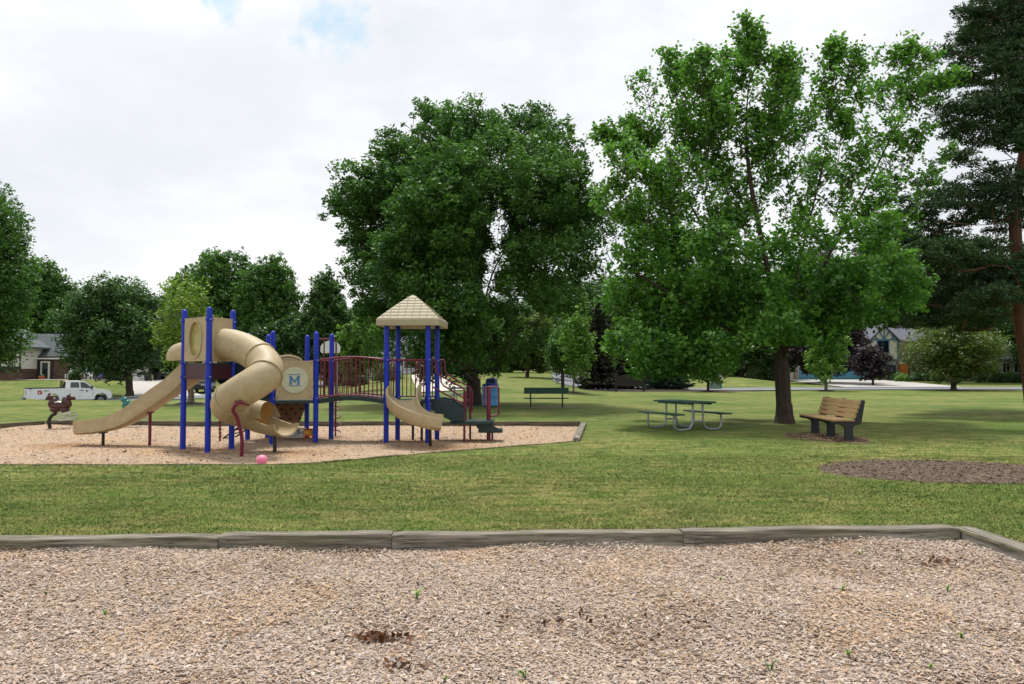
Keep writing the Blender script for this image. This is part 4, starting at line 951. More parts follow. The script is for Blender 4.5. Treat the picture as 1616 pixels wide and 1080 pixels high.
# tall box of the first tower
p, o, d, n, L = panel(A_L, A_F, 1.79, 2.68, MT['tan'], 'window_panel', .06, .06, hole=(0.02,-.0,.24,.36), r=.05)
m = M()
K = 40
rim = [(.02+.27*math.cos(2*PI*k/K), .39*math.sin(2*PI*k/K)) for k in range(K)]; rin = [(.02+.235*math.cos(2*PI*k/K), .355*math.sin(2*PI*k/K)) for k in range(K)]
m.ring(rim, rin, o+n*.035, d, (0,0,1), n, .03); m.build('window_rim', MT['tan'], p, smooth=True)
m = M(); vs = [o+n*-.02]; fs = []
for j in range(1,5):
    for k in range(K):
        q = j/4; vs.append(o + d*(.02+.24*q*math.cos(2*PI*k/K)) + Vector((0,0,.36*q*math.sin(2*PI*k/K))) + n*(-.02+.015*(q*q)))
fs = [(0,1+k,1+(k+1)%K) for k in range(K)]+[(1+j*K+k,1+(j+1)*K+k,1+(j+1)*K+(k+1)%K,1+j*K+(k+1)%K) for j in range(3) for k in range(K)]
m.add(vs, fs); m.build('window_bubble', MT['oval'], p, smooth=True)
p2, o2, d2, n2, L2_ = panel(A_F, A_R, 1.79, 2.68, MT['tan'], 'slide_panel', .06, .06, hole=(.0,-.085,.27,.27), r=.05)
m = M(); cA = (vec(A_L)+vec(A_F)+vec(A_R))/3
tri = [vec(q)+(vec(q)-cA)*.02 for q in (A_L,A_F,A_R)]
m.prism([(v.x,v.y) for v in [cA+(v-cA)*.90 for v in tri]], (0,0,2.665), (1,0,0), (0,1,0), (0,0,1), .03); m.build('tower_cap', MT['tan'], play, bevel=.01)
panel(A_R, A_L, 2.32, 2.66, MT['tan'], 'hood_panel', .05, .07)
panel(A_L, A_F, 1.42, 1.72, MT['maroonp'], 'kick_plate', .02, .07, r=.01); panel(A_F, A_R, 1.42, 1.72, MT['maroonp'], 'kick_plate', .02, .07, r=.01)
panel(A_R, A_L, 1.42, 1.72, MT['maroonp'], 'kick_plate', .02, .45, r=.01)
# tube slide
tp = [Vector((-6.02,16.36,2.15)), Vector((-5.75,16.28,2.13)), Vector((-5.40,16.12,2.03)), Vector((-5.06,15.88,1.87)), Vector((-4.80,15.58,1.68)), Vector((-4.74,15.28,1.50)), Vector((-4.93,15.13,1.33)), Vector((-5.25,15.20,1.14)), Vector((-5.50,15.46,.98)), Vector((-5.60,15.82,.87)), Vector((-5.44,16.12,.77)), Vector((-5.22,16.20,.70)), Vector((-5.01,16.14,.665))]
tc_ = [Vector(q) for q in cr(tp, 6)]
R_ = .315
m = M(); m.tube(tc_, R_, 28, cap=False)
ts = m.build('tube_slide', MT['tan'], play, smooth=True)
m = M(); m.tube(tc_, R_-.012, 28, cap=False); m.build('tube_inner_glow', MT['tanglow'], ts, smooth=True)  # inner skin coloured as if light came through the plastic
for idx in (1, 19, 29, 45):
    m = M(); c = tc_[idx]; t = (tc_[idx+1]-tc_[idx-1]).normalized()
    m.tube([c-t*.028, c-t*.022, c+t*.022, c+t*.028], [R_+.004, R_+.024, R_+.024, R_+.004], 32, cap=False); m.build('tube_flange', MT['tan'], ts, smooth=True)
# exit trough
def trough(w, hgt, t=.03, lip=.03, n=9):
    pts = []
    for k in range(n+1):
        a = -PI/2 + PI*k/n; pts.append((w*math.sin(a), hgt*(1-math.cos(a)**.8 if False else 1-math.cos(a))))
    inner = pts; outer = [((w+t)*math.sin(-PI/2+PI*k/n), -t+(hgt+t)*(1-math.cos(-PI/2+PI*k/n))) for k in range(n+1)]
    L_ = [(-w-lip, hgt), (-w-lip, hgt-.03)]; R2 = [(w+lip, hgt-.03), (w+lip, hgt)]
    return inner + [R2[1], R2[0]] + outer[::-1] + [L_[1], L_[0]]
ex = cr([tc_[-4], Vector((-4.94,16.10,.645)), Vector((-4.79,16.02,.615)), Vector((-4.63,15.91,.60)), Vector((-4.46,15.79,.60))], 5)
def prof(f):
    hgt = .30 - .12*f+.05*max(0,f-.75)/.25; z = -R_*.98+.03*f
    return [(a, b+z) for a, b in trough(.30-.02*f, hgt)]
m = M(); m.sweep(ex, prof); tr = m.build('slide_exit', MT['tan'], ts, smooth=True)
# upper half sleeve slanting back above the exit
m = M(); vs = []; fs = []; c = tc_[-1]; t = (tc_[-1]-tc_[-3]).normalized(); sd = t.cross(Vector((0,0,1))).normalized(); u = sd.cross(t); K = 24
for j in range(4):
    for k in range(K+1):
        a = PI*k/K; ext = .02 + (.20*(j/3))*(math.sin(a)**.6*0+ (1-math.sin(a))*.7+.15); vs.append(c + sd*R_*math.cos(a) + u*R_*math.sin(a) + t*(ext-.02))
m.add(vs, [(j*(K+1)+k, j*(K+1)+k+1, (j+1)*(K+1)+k+1, (j+1)*(K+1)+k) for j in range(3) for k in range(K)]); m.build('exit_hood', MT['tan'], ts, smooth=True)
m = M(); m.tube(cr([(-5.13,15.15,-.1),(-5.10,15.1,.30),(-5.16,15.0,.70),(-5.20,14.88,.86),(-5.12,14.84,.98),(-5.05,14.90,1.02)],6), .036, 12); m.tube([(-5.16,14.86,1.02),(-4.92,14.95,.95)], .02, 10); m.build('bent_support', MT['maroon'], ts, smooth=True)
m = M(); m.tube([(-4.70,15.87,-.1),(-4.72,15.88,.32)], .036, 12); m.build('slide_support', MT['black'], ts, smooth=True)
# straight wavy slide
sp = [(-6.42,16.85,1.74),(-6.62,17.10,1.66),(-6.90,17.30,1.42),(-7.22,17.42,1.19),(-7.60,17.46,.95),(-7.95,17.48,.71),(-8.30,17.5,.50),(-8.62,17.5,.36),(-8.97,17.5,.28),(-9.25,17.5,.25),(-9.46,17.5,.245)]
spc = cr(sp, 5)
def prof2(f):
    hgt = .34-.08*f; w = .235; t = .035
    return [(-w,hgt),(-w+.02,.06),(-w+.07,0.01),(-.06,-.0),(0,.006),(.06,0),(w-.07,.01),(w-.02,.06),(w,hgt),(w+.05,hgt),(w+.055,hgt-.03),(w+.035,hgt*.45),(w+.045,hgt*.36),(w+.03,.0),(w-.05,-t),(-w+.05,-t),(-w-.03,.0),(-w-.045,hgt*.36),(-w-.035,hgt*.45),(-w-.055,hgt-.03),(-w-.05,hgt)]
m = M(); m.sweep(spc, prof2); ws = m.build('wave_slide', MT['tan'], play, smooth=True)
for (x, zt, mt) in ((-7.93,.70,'maroon'),(-8.95,.26,'black')):
    m = M(); m.tube([(x,17.5,-.1),(x,17.5,zt)], .033, 12); m.box((x,17.5,zt-.02),(.05,.3,.03)); m.build('slide_support', MT[mt], ws, smooth=True)
# hood over the start of the wavy slide
m = M(); K = 16; hp = cr([(-6.55,16.75,1.95),(-6.85,16.85,1.93),(-7.15,16.93,1.90),(-7.33,16.97,1.88)], 4); vs = []; rr_ = [.30,.30,.29,.285,.28,.275,.27,.265,.25,.235,.21,.17,.11]
for i, c in enumerate(hp):
    c = Vector(c); r1 = rr_[min(i,len(rr_)-1)]
    for k in range(K+1):
        a = PI*(-.12+1.24*k/K); vs.append(c + Vector((-.1,1,0)).normalized()*r1*math.cos(a) + Vector((0,0,1))*r1*math.sin(a)*1.05)
m.add(vs, [(i*(K+1)+k,i*(K+1)+k+1,(i+1)*(K+1)+k+1,(i+1)*(K+1)+k) for i in range(len(hp)-1) for k in range(K)]); n0 = len(vs)
m.add([hp[-1]], []); m.f += [((len(hp)-1)*(K+1)+k,(len(hp)-1)*(K+1)+k+1,n0) for k in range(K)]
m.build('slide_hood', MT['tan'], ws, smooth=True)
# black stepped link between the tower and the low deck
a = vec(A_R,0); c = (vec(H392)+vec(H430))/2; a = (vec(A_R)+vec(A_L)*.0)+Vector((.02,.12,0)); dd = (c-a); dd.z = 0; L = dd.length; dn = dd.normalized(); sdv = Vector((dn.y,-dn.x,0))
m = M(); n_ = 4
for i in range(n_):
    z = DA-.10-(DA-DB)*(i+.4)/n_; q = a+dn*(L*(i+.5)/n_); m.box((q.x,q.y,z), (L/n_+.04,.72,.06), math.atan2(dn.y,dn.x)); m.box((q.x-dn.x*L/n_/2,q.y-dn.y*L/n_/2,z+.1), (.03,.72,.2), math.atan2(dn.y,dn.x))
for s in (-1,1):
    o_ = a+sdv*s*.37; m.prism([(0,DA),(L,DB+.12),(L,DB-.12),(0,DA-.40)], (o_.x,o_.y,0), dn, (0,0,1), sdv, .03)
m.build('step_link', MT['deck'], play, bevel=.006)
m = M()
for s in (-1,1):
    o_ = a+sdv*s*.37; m.tube(cr([o_+Vector((0,0,DA+.0)), o_+Vector((0,0,DA+.35))+dn*.05, o_+dn*L*.5+Vector((0,0,DA+.12)), o_+dn*L+Vector((0,0,DB+.75)), o_+dn*L+Vector((0,0,DB+.1))],5), .017, 8)
m.build('step_rail', MT['maroon'], play, smooth=True)
# letter panel
pm, o, d, n, L = panel(H430, H499, .95, 1.82, MT['tan'], 'letter_panel', .05, .07, r=.025)
o = o + Vector((.0,0,.0)); f_ = .027
m = M(); m.prism([(.295*math.cos(2*PI*k/40), .295*math.sin(2*PI*k/40)) for k in range(40)], o+n*(f_+.008), d, (0,0,1), n, .02); disc = m.build('letter_disc', MT['cream'], pm, bevel=.004)
m = M(); q = o+n*(f_+.022)
for s in (-1,1): m.box(q+Vector((0,0,s*.125)), (.26,.012,.014), math.atan2(d.y,d.x))
m.build('letter_bar', MT['mblue'], disc)
def letterM(org, s):
    m = M(); w = .036
    def bar(a, b, w_): 
        a2 = org + d*a[0]*s + Vector((0,0,a[1]*s)); b2 = org + d*b[0]*s + Vector((0,0,b[1]*s)); m.beam(a2, b2, .012, w_*s, up=tuple((b2-a2).cross(n).normalized()))
    bar((-.085,-.09),(-.085,.085),.042); bar((.085,-.09),(.085,.085),.042); bar((-.08,.085),(0,-.05),.03); bar((.08,.085),(0,-.05),.03)
    for x in (-.085,.085): bar((x-.035,-.088),(x+.035,-.088),.018)
    for x in (-.095,.095): bar((x-.02,.084),(x+.02,.084),.018)
    return m
letterM(q+n*.002, 1.0).build('letter_m', MT['mblue'], disc)
m = M()
for k in range(14):
    a_ = 2*PI*k/14+.2; c = q + d*.235*math.cos(a_) + Vector((0,0,.235*math.sin(a_))); m.box(c, (.026+.008*(k%3),.006,.022), math.atan2(d.y,d.x))
m.build('faded_marks', MT['faint'], disc)
m = M()
for sx in (-1,1):
    for sz in (-1,1): m.ball(o+d*sx*(L/2-.05)+Vector((0,0,sz*.385))+n*.028, .014, 8, 5)
m.build('panel_bolt', MT['black'], pm)
# arched panel at the back of the low deck, climbing panel below it
a, b = vec(H423), vec(H485); d = (b-a).normalized(); n = Vector((d.y,-d.x,0)); L = (b-a).length-.15
arch = [(-L/2,.97),(L/2,.97),(L/2,1.72)] + [(L/2*math.cos(PI*k/14), 1.76+.24*math.sin(PI*k/14)) for k in range(15)] + [(-L/2,1.72)]
org = Vector(((a.x+b.x)/2,(a.y+b.y)/2,0)); m = M(); m.prism(arch, org, d, (0,0,1), n, .05); ap = m.build('arched_panel', MT['tan'], play, smooth=True)
m = M(); m.tube([org+n*.04+d*(L/2-.03)*math.cos(PI*k/14)+Vector((0,0,1.745+.215*math.sin(PI*k/14))) for k in range(15)], .018, 8); m.build('panel_rib', MT['tan'], ap, smooth=True)
m = M(); top = org+Vector((0,0,.88)); dn_ = -n
out = org + (-n)*.55 + Vector((0,0,.30))
slope = (out-top); sl = slope.length; sn = slope.normalized(); nn_ = sn.cross(d)
poly = [(-.50,0),(.50,0),(.36,1),(-.36,1)]; m.prism([(x, y*sl) for x, y in poly], top, d, sn, nn_, .05); cp = m.build('climbing_panel', MT['climb'], play, bevel=.008)
m = M()
for r_i in range(4):
    for c_i in range(3+r_i%2):
        x = (c_i-(1+.5*(r_i%2)))*.23; m.lathe([(.001,0),(.035,0),(.035,.004)], top+d*x+sn*(sl*(.15+.22*r_i))-nn_*(.030 if nn_.y>0 else -.030), 10, R=Matrix((d,sn,-nn_ if nn_.y>0 else nn_)).transposed())
m.build('hand_hole', MT['hole'], cp)
m = M(); m.tube([out+Vector((0,0,.02)), Vector((out.x,out.y,-.1))], .03, 8); m.build('panel_support', MT['black'], cp)
# bars
def barrier(a, b, z0, z1, nb, mt='maroon', name='barrier', arch=0.0, inset=.06, off=0.0, r=.015, flare=None):
    a = vec(a); b = vec(b); d = (b-a); L = d.length; d.normalize(); n = Vector((d.y,-d.x,0)); m = M()
    def pt(t, z): q = a + d*(inset+(L-2*inset)*t) + n*off; return Vector((q.x,q.y,z + arch*math.sin(PI*t)))
    for z in (z0, z1): m.tube([pt(t/10,z) for t in range(11)], r*1.25, 8)
    for i in range(nb):
        t = (i+.5)/nb; m.tube([pt(t,z0), pt(t,z1)], r*.85, 6, cap=False)
    return m.build(name, MT[mt], play, smooth=True)
barrier(H499, T_fl, .98, 1.84, 15, arch=.07, name='bridge_rail'); barrier(H523, T_bl, .98, 1.84, 15, arch=.07, name='bridge_rail')
barrier(T_bl, T_br, .99, 1.84, 8); barrier(H523, H485, .99, 1.84, 6)
a, b = vec(T_fl), vec(T_fr); dd = b-a
m = M()
m.tube([a+dd*.06+Vector((0,0,1.84)), b-dd*.06+Vector((0,0,1.84))], .018, 8)
for t, t2 in ((.12,.12),(.20,.18),(.74,.70),(.82,.80),(.90,.90)):
    m.tube([a+dd*t+Vector((0,0,1.84)), a+dd*t+Vector((0,0,1.45)), a+dd*t2+Vector((0,-.03,1.28)), a+dd*t2+Vector((0,-.03,1.0))], .013, 6)
m.build('slide_rail', MT['maroon'], play, smooth=True)
# arched bridge deck
m = M(); a0, a1, b0, b1 = vec(H499), vec(T_fl), vec(H523), vec(T_bl); vs = []; nS = 12
for i in range(nS+1):
    t = i/nS; z = DB + .085*math.sin(PI*t)
    for q, s in (((a0.lerp(a1,t)),1),((b0.lerp(b1,t)),-1)):
        vs += [(q.x,q.y,z+.01),(q.x,q.y,z-.09)]
m.add(vs, [(4*i,4*i+4,4*i+6,4*i+2) for i in range(nS)]+[(4*i+1,4*i+3,4*i+7,4*i+5) for i in range(nS)]+[(4*i,4*i+1,4*i+5,4*i+4) for i in range(nS)]+[(4*i+2,4*i+6,4*i+7,4*i+3) for i in range(nS)]+[(0,2,3,1),(4*nS,4*nS+1,4*nS+3,4*nS+2)])
m.build('bridge_deck', MT['deck'], play)
# roof
cx_, cy_ = [(T_fl[i]+T_fr[i]+T_bl[i]+T_br[i])/4 for i in (0,1)]; ang = math.atan2(T_fr[1]-T_fl[1], T_fr[0]-T_fl[0])
Rz = Matrix.Rotation(ang, 3, 'Z'); m = M(); hw = .71
def sq(hw_, z): return [tuple(Vector((cx_+.01,cy_,0)) + Rz @ Vector((x*hw_,y*hw_,z))) for x,y in ((-1,-1),(1,-1),(1,1),(-1,1))]
def loft(m, rings):
    vs = [p for r__ in rings for p in r__]; m.add(vs, [(4*i+k,4*i+(k+1)%4,4*i+4+(k+1)%4,4*i+4+k) for i in range(len(rings)-1) for k in range(4)])
loft(m, [sq(hw-.06,2.62), sq(hw-.02,2.60), sq(hw,2.615), sq(hw,2.745), sq(hw-.02,2.765)])
NR = 8
for i in range(NR):
    t0, t1 = i/NR, (i+1)/NR; f = lambda t: (hw-.02)*(1-t)+.045*t; z = lambda t: 2.755+.57*(t+.03*math.sin(PI*t))
    loft(m, [sq(f(t0)+.0, z(t0)-.0), sq(f(t0)+.004, z(t0)+.018), sq(f(t1)+.004, z(t1)+.004), sq(f(t1)-.002, z(t1)-.004)])
loft(m, [sq(.05,3.315), sq(.045,3.335), sq(.02,3.35), sq(.001,3.352)])
loft(m, [sq(hw-.06,2.62), sq(.05,3.05), sq(.001,3.06)])
rf = m.build('roof', MT['tanroof'], play, fix=False)
# shingle joints
m = M()
for side in range(4):
    Rs = Matrix.Rotation(ang+side*PI/2, 3, 'Z')
    for i in range(NR):
        tm = (i+.5)/NR; wv = f(tm); zc = z(tm); nj = int(wv*2/.16)
        for j in range(nj):
            x = -wv+.08+(j+.5*(i%2))*.165
            if abs(x) < wv-.04: m.box(Vector((cx_+.01,cy_,0)) + Rs @ Vector((x,-(f(i/NR)*.62+f((i+1)/NR)*.38)-.004, z(i/NR)*.62+z((i+1)/NR)*.38+.010)), (.008,.02,.04), ang+side*PI/2)
m.build('shingle_joint', MT['climb'], rf)
# curved slide
cp_ = cr([(-2.38,17.88,.95),(-2.42,17.62,.92),(-2.38,17.36,.80),(-2.22,17.12,.66),(-1.98,16.98,.54),(-1.72,16.95,.45),(-1.50,16.96,.41)], 6)
def prof3(f):
    hr = .30*(1-f)+.17*f; hl = (.26*(1-f)+.17*f); w = .33*(1-f)+.19*f; t = .035; flare = .03
    hin = hr+.04*math.sin(PI*f); hout = hl+.14*math.sin(PI*min(1,f*1.1))
    L_, R2 = hout, hin
    return [(-w,hin),(-w*.9,.08),(-w*.55,.0),(0,-.02),(w*.55,0),(w*.9,.08),(w,hout),(w+flare,hout),(w+flare,hout-.03),(w+.02,.08),(w*.6,-.055),(-w*.6,-.055),(-w-.02,.08),(-w-flare,hin-.03),(-w-flare,hin)]
def prof4(f):
    e = lambda x: max(0., min(1., x)); ss = lambda x: x*x*(3-2*x)
    w = .33-.15*ss(e(f*1.1)); t = .04; drop = .16-.08*f
    ho = .30-.12*ss(e(f/.6)); hi = .31-.11*ss(e(f/.45))+.05*ss(e((f-.5)/.5))      # near/outer wall, inner wall with its tall start
    if f < .12: hi += .05*(1-f/.12); ho += .02
    return [(-w,hi),(-w*.92,.09),(-w*.55,.0),(0,-.015),(w*.55,0),(w*.92,.09),(w,ho),(w+.035,ho),(w+.045,ho-.03),(w+.03,-.02),(w*.75,-drop),(-w*.75,-drop),(-w-.03,-.02),(-w-.045,hi-.03),(-w-.035,hi)]
m = M(); m.sweep(cp_, prof4); cs = m.build('curved_slide', MT['tan'], play, smooth=True)
m = M(); m.tube([(-1.76,17.22,-.1),(-1.76,17.14,.42)], .035, 12); m.build('slide_support', MT['black'], cs, smooth=True)
# transfer steps and platform at the right
def ledge(x0,x1,y0,y1,z,t,name,bev=.01):
    m = M(); m.box(((x0+x1)/2,(y0+y1)/2,z-t/2),(x1-x0,y1-y0,t)); return m.build(name, MT['deck'], play, bevel=bev)
ledge(-1.78,-1.42,18.30,19.08,.88,.05,'step'); ledge(-1.44,-1.10,18.30,19.08,.66,.05,'step')
m = M()
for y in (18.27,19.11): m.prism([(-1.84,.95),(-1.60,.97),(-1.42,.92),(-1.08,.70),(-1.08,.42),(-1.32,.40),(-1.86,.72)], (0,y,0), (1,0,0), (0,0,1), (0,1,0), .04)
m.box((-1.44,18.69,.77),(.03,.8,.2)); m.box((-1.10,18.69,.55),(.03,.8,.24)); m.build('step_side', MT['deck'], play, bevel=.006)
ledge(-1.42,-.42,18.25,19.12,.445,.075,'platform'); ledge(-.78,-.22,18.45,19.0,.24,.08,'low_step')
m = M(); m.prism([(-.85,.37),(-.50,.37),(-.22,.20),(-.50,.20),(-.80,.26)], (0,18.45,0), (1,0,0), (0,0,1), (0,1,0), .04); m.build('step_bracket', MT['deck'], play)
for (x,y,zt,r1,mt) in ((-1.09,18.28,1.13,.028,'maroon'),(-1.0,19.10,1.16,.026,'maroon'),(-.545,18.70,1.22,.05,'maroon'),(-.47,19.0,.2,.024,'black'),(-2.1,18.6,.93,.03,'black'),(-2.35,18.95,.93,.03,'black')):
    m = M(); m.tube([(x,y,-.1),(x,y,zt)], r1, 12); m.build('step_post', MT[mt], play, smooth=True)
m = M(); Yn, Yf = 18.25, 19.1
for pts, Y in (([(688,568),(688,587),(691,591),(731,613),(735,618),(735,650)],Yn),([(683,611),(688,614),(722,633),(728,634.5),(735,635)],Yn),([(676,568),(688,568)],Yn),([(690,568),(700,568.5),(702,574),(702,586),(706,591),(742,612),(745,618),(745,650)],Yf),([(696,570),(696,603),(700,609),(738,632),(744,633)],Yf)):
    m = M(); m.tube([P(a,b,Y) for a,b in pts], .019, 8); m.build('handrail', MT['maroon'], play, smooth=True)
m = M()
for pts in ([(771.5,611),(784,610.5),(787,612),(787,653),(785,656),(772,657)], [(771,612),(767,611),(764.5,613),(764.5,638),(767,640.5)]):
    m.tube([P(a,b,18.7) for a,b in pts], .021, 8)
m.build('loop_rail', MT['maroon'], play, smooth=True)
# corkscrew climber and its frame behind the bridge
cx0, cy0 = P(530,600,19.95).x, 19.95; m = M(); m.tube([(cx0,cy0,-.1),(cx0,cy0,2.28)], .022, 10)
fx = P(511,600,19.7).x
m.tube([(cx0,cy0,2.28),(cx0-.03,cy0,2.37),((cx0+fx)/2,19.85,2.39),(fx,19.7,2.38),(P(499,600,19.3).x,19.3,2.36)], .018, 8); m.tube([(fx,19.7,2.38),(fx,19.7,.95)], .018, 8)
m.tube([(cx0+.13*math.cos(k*.52), cy0+.13*math.sin(k*.52), .05+k*.0165) for k in range(62)], .014, 6); m.build('corkscrew_climber', MT['maroon'], play, smooth=True)
# low dark arch ladder and thin pole under the first tower
m = M(); q = [P(x,y,17.6) for x,y in ((352,692),(366,682),(378,674),(390,673),(398,680))]; q2 = [v+Vector((.12,.5,0)) for v in q]
for c in (q,q2): m.tube(cr(c,5), .018, 8)
for i, (a,b) in enumerate(zip(cr(q,3),cr(q2,3))):
    if i%2 == 0: m.tube([a,b], .014, 6)
m.build('arch_climber', MT['black'], play, smooth=True)
m = M(); m.tube([P(347,661,18.5), P(347,697,18.5)], .022, 8)
for k in range(5): m.tube([P(345.5,665+6*k,18.5), P(349,666+6*k,18.5)], .03, 6)
m.build('thin_pole', MT['maroon'], play, smooth=True)
m = M(); a = vec(A_F,1.02); m.tube([a, a+Vector((.25,.1,0))], .02, 8); m.build('tube_bracket', MT['blue'], play)

# ------------------------------------------------------------------ things lying about the frame
b = at(413,733,ZF); m = M(); m.ball((0,0,0), (.10,.10,.09), 24, 14)
o = m.build('ball', MT['pink'], smooth=True); o.location = (b.x,b.y,ZF+.075); tag(o, 'pink ball resting on the chips near the front edge', 'ball')
# laundry basket
def basket():
    c = at(464,692,ZF); root = empty('toy_basket', (c.x,c.y+.12,ZF+.01), 'white plastic basket full of small toys under the tube slide exit', 'basket', rz=.1)
    m = M(); w, dd_, h_ = .22,.17,.21
    def rect(s,z): return [Vector((x*w*s,y*dd_*s,z)) for x,y in ((-1,-1),(1,-1),(1,1),(-1,1),(-1,-1))]
    for z in (0.01,h_): 
        s = .86+.14*z/h_; m.tube(rect(s,z), .012, 6)
    for side in range(4):
        a = rect(.86,.01); b_ = rect(1,h_)
        for k in range(10):
            t = (k+.5)/10; m.tube([a[side].lerp(a[side+1],t), b_[side].lerp(b_[side+1],t)], .007, 5)
    for z in (.07,.14): m.tube(rect(.86+.14*z/h_,z), .006, 5)
    m.box((0,0,.01),(w*1.7,dd_*1.7,.012)); m.build('basket_frame', MT['whitepl'], root, smooth=False)
    rr = random.Random(2)
    for i in range(12):
        mt = ('green','red','purple','teal','whitepl','binblack')[i%6]; m = M(); x, y = rr.uniform(-.14,.14), rr.uniform(-.09,.09); z = .07+.06*(i//5)
        if i%3: m.ball((x,y,z+.02), .045, 12, 8)
        else: m.box((x,y,z+.03), (.09,.06,.05), rr.uniform(0,3))
        o = m.build('toy', MT[mt], smooth=bool(i%3), bevel=0 if i%3 else .008); o.location = root.location; o.location.z += .012
        tag(o, ['green toy block','red toy ball','purple toy ball','teal toy block','white toy ball','black toy ball'][i%6]+(' low in the basket' if i < 6 else ' heaped on top in the basket'), 'toy', 'small toys in the basket')
basket()
c = at(488.5,693,ZF); root = empty('toy_truck', (c.x,c.y+.1,ZF+.01), 'orange toy truck with green door beside the white basket', 'toy truck', rz=.08)
m = M(); m.box((0,0,.13),(.26,.17,.15)); m.build('body', MT['orange'], root, bevel=.02)
m = M(); m.box((.0,0,.215),(.28,.19,.03)); m.build('roof', MT['red'], root, bevel=.01)
m = M(); m.box((.07,-.09,.14),(.08,.01,.08)); m.build('door', MT['green'], root, bevel=.003)
m = M(); m.box((-.06,-.09,.14),(.07,.01,.06)); m.build('window', MT['yellow'], root, bevel=.003)
for x in (-.08,.08):
    m = M(); m.lathe([(.001,-.1),(.04,-.1),(.04,.1),(.001,.1)], (x,0,.04), 16, R=Matrix.Rotation(PI/2,3,'X')); m.build('wheel', MT['red'], root)

def spring_rider(px, py, Z, label, mt, flip=1, hide=False, s=1.0):
    c = P(px,py,Z); root = empty('spring_rider', (c.x,Z,0), label, 'spring rider')
    def ball(m, c_, r_, R=None): m.ball(Vector(c_)*s, tuple(q*s for q in r_), 16, 10, R=R)
    m = M(); ball(m,(0,0,.62),(.30,.13,.13)); ball(m,(-.20,0,.72),(.13,.11,.17),Matrix.Rotation(.4,3,'Y')); ball(m,(-.27,0,.88),(.12,.09,.09)); ball(m,(.22,0,.74),(.12,.10,.19),Matrix.Rotation(-.6,3,'Y')); ball(m,(.34,0,.88),(.15,.07,.07),Matrix.Rotation(.3,3,'Y')); ball(m,(-.12,0,.52),(.16,.15,.09)); ball(m,(.15,0,.52),(.16,.15,.08)); ball(m,(.30,0,.94),(.04,.08,.05)); ball(m,(-.30,0,.97),(.04,.06,.05))
    m.build('body', mt, root, smooth=True)
    m = M(); ball(m,(-.02,0,.74),(.15,.135,.04)); m.build('seat', MT['chrome'] if mt is MT['brownpl'] else mt, root, smooth=True)
    m = M()
    for x in (-.08,.10): m.tube([(x*s,0,.50*s),(x*s,0,.40*s)], .022*s, 8)
    m.build('strut', MT['black'], root)
    m = M(); m.tube(cr([(-.10*s,0,.40*s),(-.22*s,0,.34*s),(-.30*s,0,.18*s),(-.26*s,0,-.05)],6), .05*s, 10); m.build('bent_spring', MT['black'], root, smooth=True)
    m = M(); m.tube([(-.12*s,0,.40*s),(.30*s,0,.40*s)], .018*s, 8)
    for y in (-.2,.2):
        m.tube([(.10*s,y*s,.40*s),(.40*s,y*s,.42*s),(.43*s,y*s,.36*s),(.40*s,y*s,.24*s),(.10*s,y*s,.22*s),(.07*s,y*s,.30*s),(.10*s,y*s,.40*s)], .022*s, 8); m.tube([(.09*s,y*s,.31*s),(.42*s,y*s,.32*s)], .018*s, 6)
    m.tube([(.25*s,-.2*s,.41*s),(.25*s,.2*s,.41*s)], .014*s, 8); m.build('foot_rest', MT['chrome'], root, smooth=True)
    return root
spring_rider(93,672,22.6,'brown spring rider with white foot rest at the back left of the chip area',MT['brownpl'], s=.95)
spring_rider(208,668,23.0,'teal spring rider mostly hidden behind the straight slide',MT['teal'], s=.86)

# ------------------------------------------------------------------ benches, table, barrel
def slat_bench():
    near = Vector((7.60,18.0,0)); far = Vector((7.73,20.42,0)); Lv = (far-near).normalized(); Dv = Vector((Lv.y,-Lv.x,0))  # Dv points to +x = back of the seat
    root = empty('slatted_bench', near+(far-near)/2, 'bench with yellow-brown slats and black moulded ends on a worn patch', 'bench'); WORLDROOTS.add(root.name)
    def pt(l, d_, z): return near + Lv*l + Dv*d_ + Vector((0,0,z))
    Ln = (far-near).length
    for l in (.05, Ln/2, Ln-.05):
        sc_ = [(-.10,0),(.10,0),(.085,.30),(.13,.36),(.27,.40),(.36,.90),(.35,.93),(.28,.935),(.24,.90),(.13,.50),(.07,.445),(-.36,.455),(-.385,.43),(-.37,.40),(-.20,.375),(-.10,.33),(-.085,.28)]
        if l == .05: sc_ = [(x*1.0,z_) for x,z_ in sc_]
        m = M(); m.prism(sc_, near+Lv*l, Dv, (0,0,1), Lv, .10); m.build('bench_end', MT['recyc'], root, bevel=.012)
    slat = mat('yellow_brown_slat', s2l(166,134,92), .65, var=.15, scale=3, fine=(30,.15))
    def bar(d_, z, wv, tilt, i, nm):
        m = M(); up = Vector((math.sin(tilt),0,math.cos(tilt))); upv = Dv*math.sin(tilt)+Vector((0,0,math.cos(tilt))); a = pt(-.03,d_,z); b_ = pt(Ln+.03,d_,z)
        m.beam(a,b_,wv,.04,up=tuple(upv)); m.build(nm, slat, root, bevel=.008)
    for i, d_ in enumerate((-.32,-.19,-.06,.06)): bar(d_, .472, .118, 0, i, 'seat_slat')
    for i, (d_, z) in enumerate(((.125,.565),(.165,.67),(.20,.775),(.235,.875))): bar(d_, z, .095, -PI/2+.32, i, 'back_slat')
slat_bench()
def green_bench():
    c = P(862,643,34.6); root = empty('park_bench', (c.x,34.6,0), 'dark green metal mesh bench on two posts by the forked tree', 'bench')
    W = 1.93
    m = M(); m.box((0,0,.40),(W,.36,.045)); m.build('seat', MT['benchgreen'], root, bevel=.015)
    m = M(); m.box((0,-.16,.73),(W,.04,.27)); m.build('backrest', MT['benchgreen'], root, bevel=.018)
    for x in (-.68,.70):
        m = M(); m.box((x,-.10,.40),(.06,.06,.90)); m.box((x,.03,.37),(.05,.30,.03)); m.build('leg', MT['black'], root)
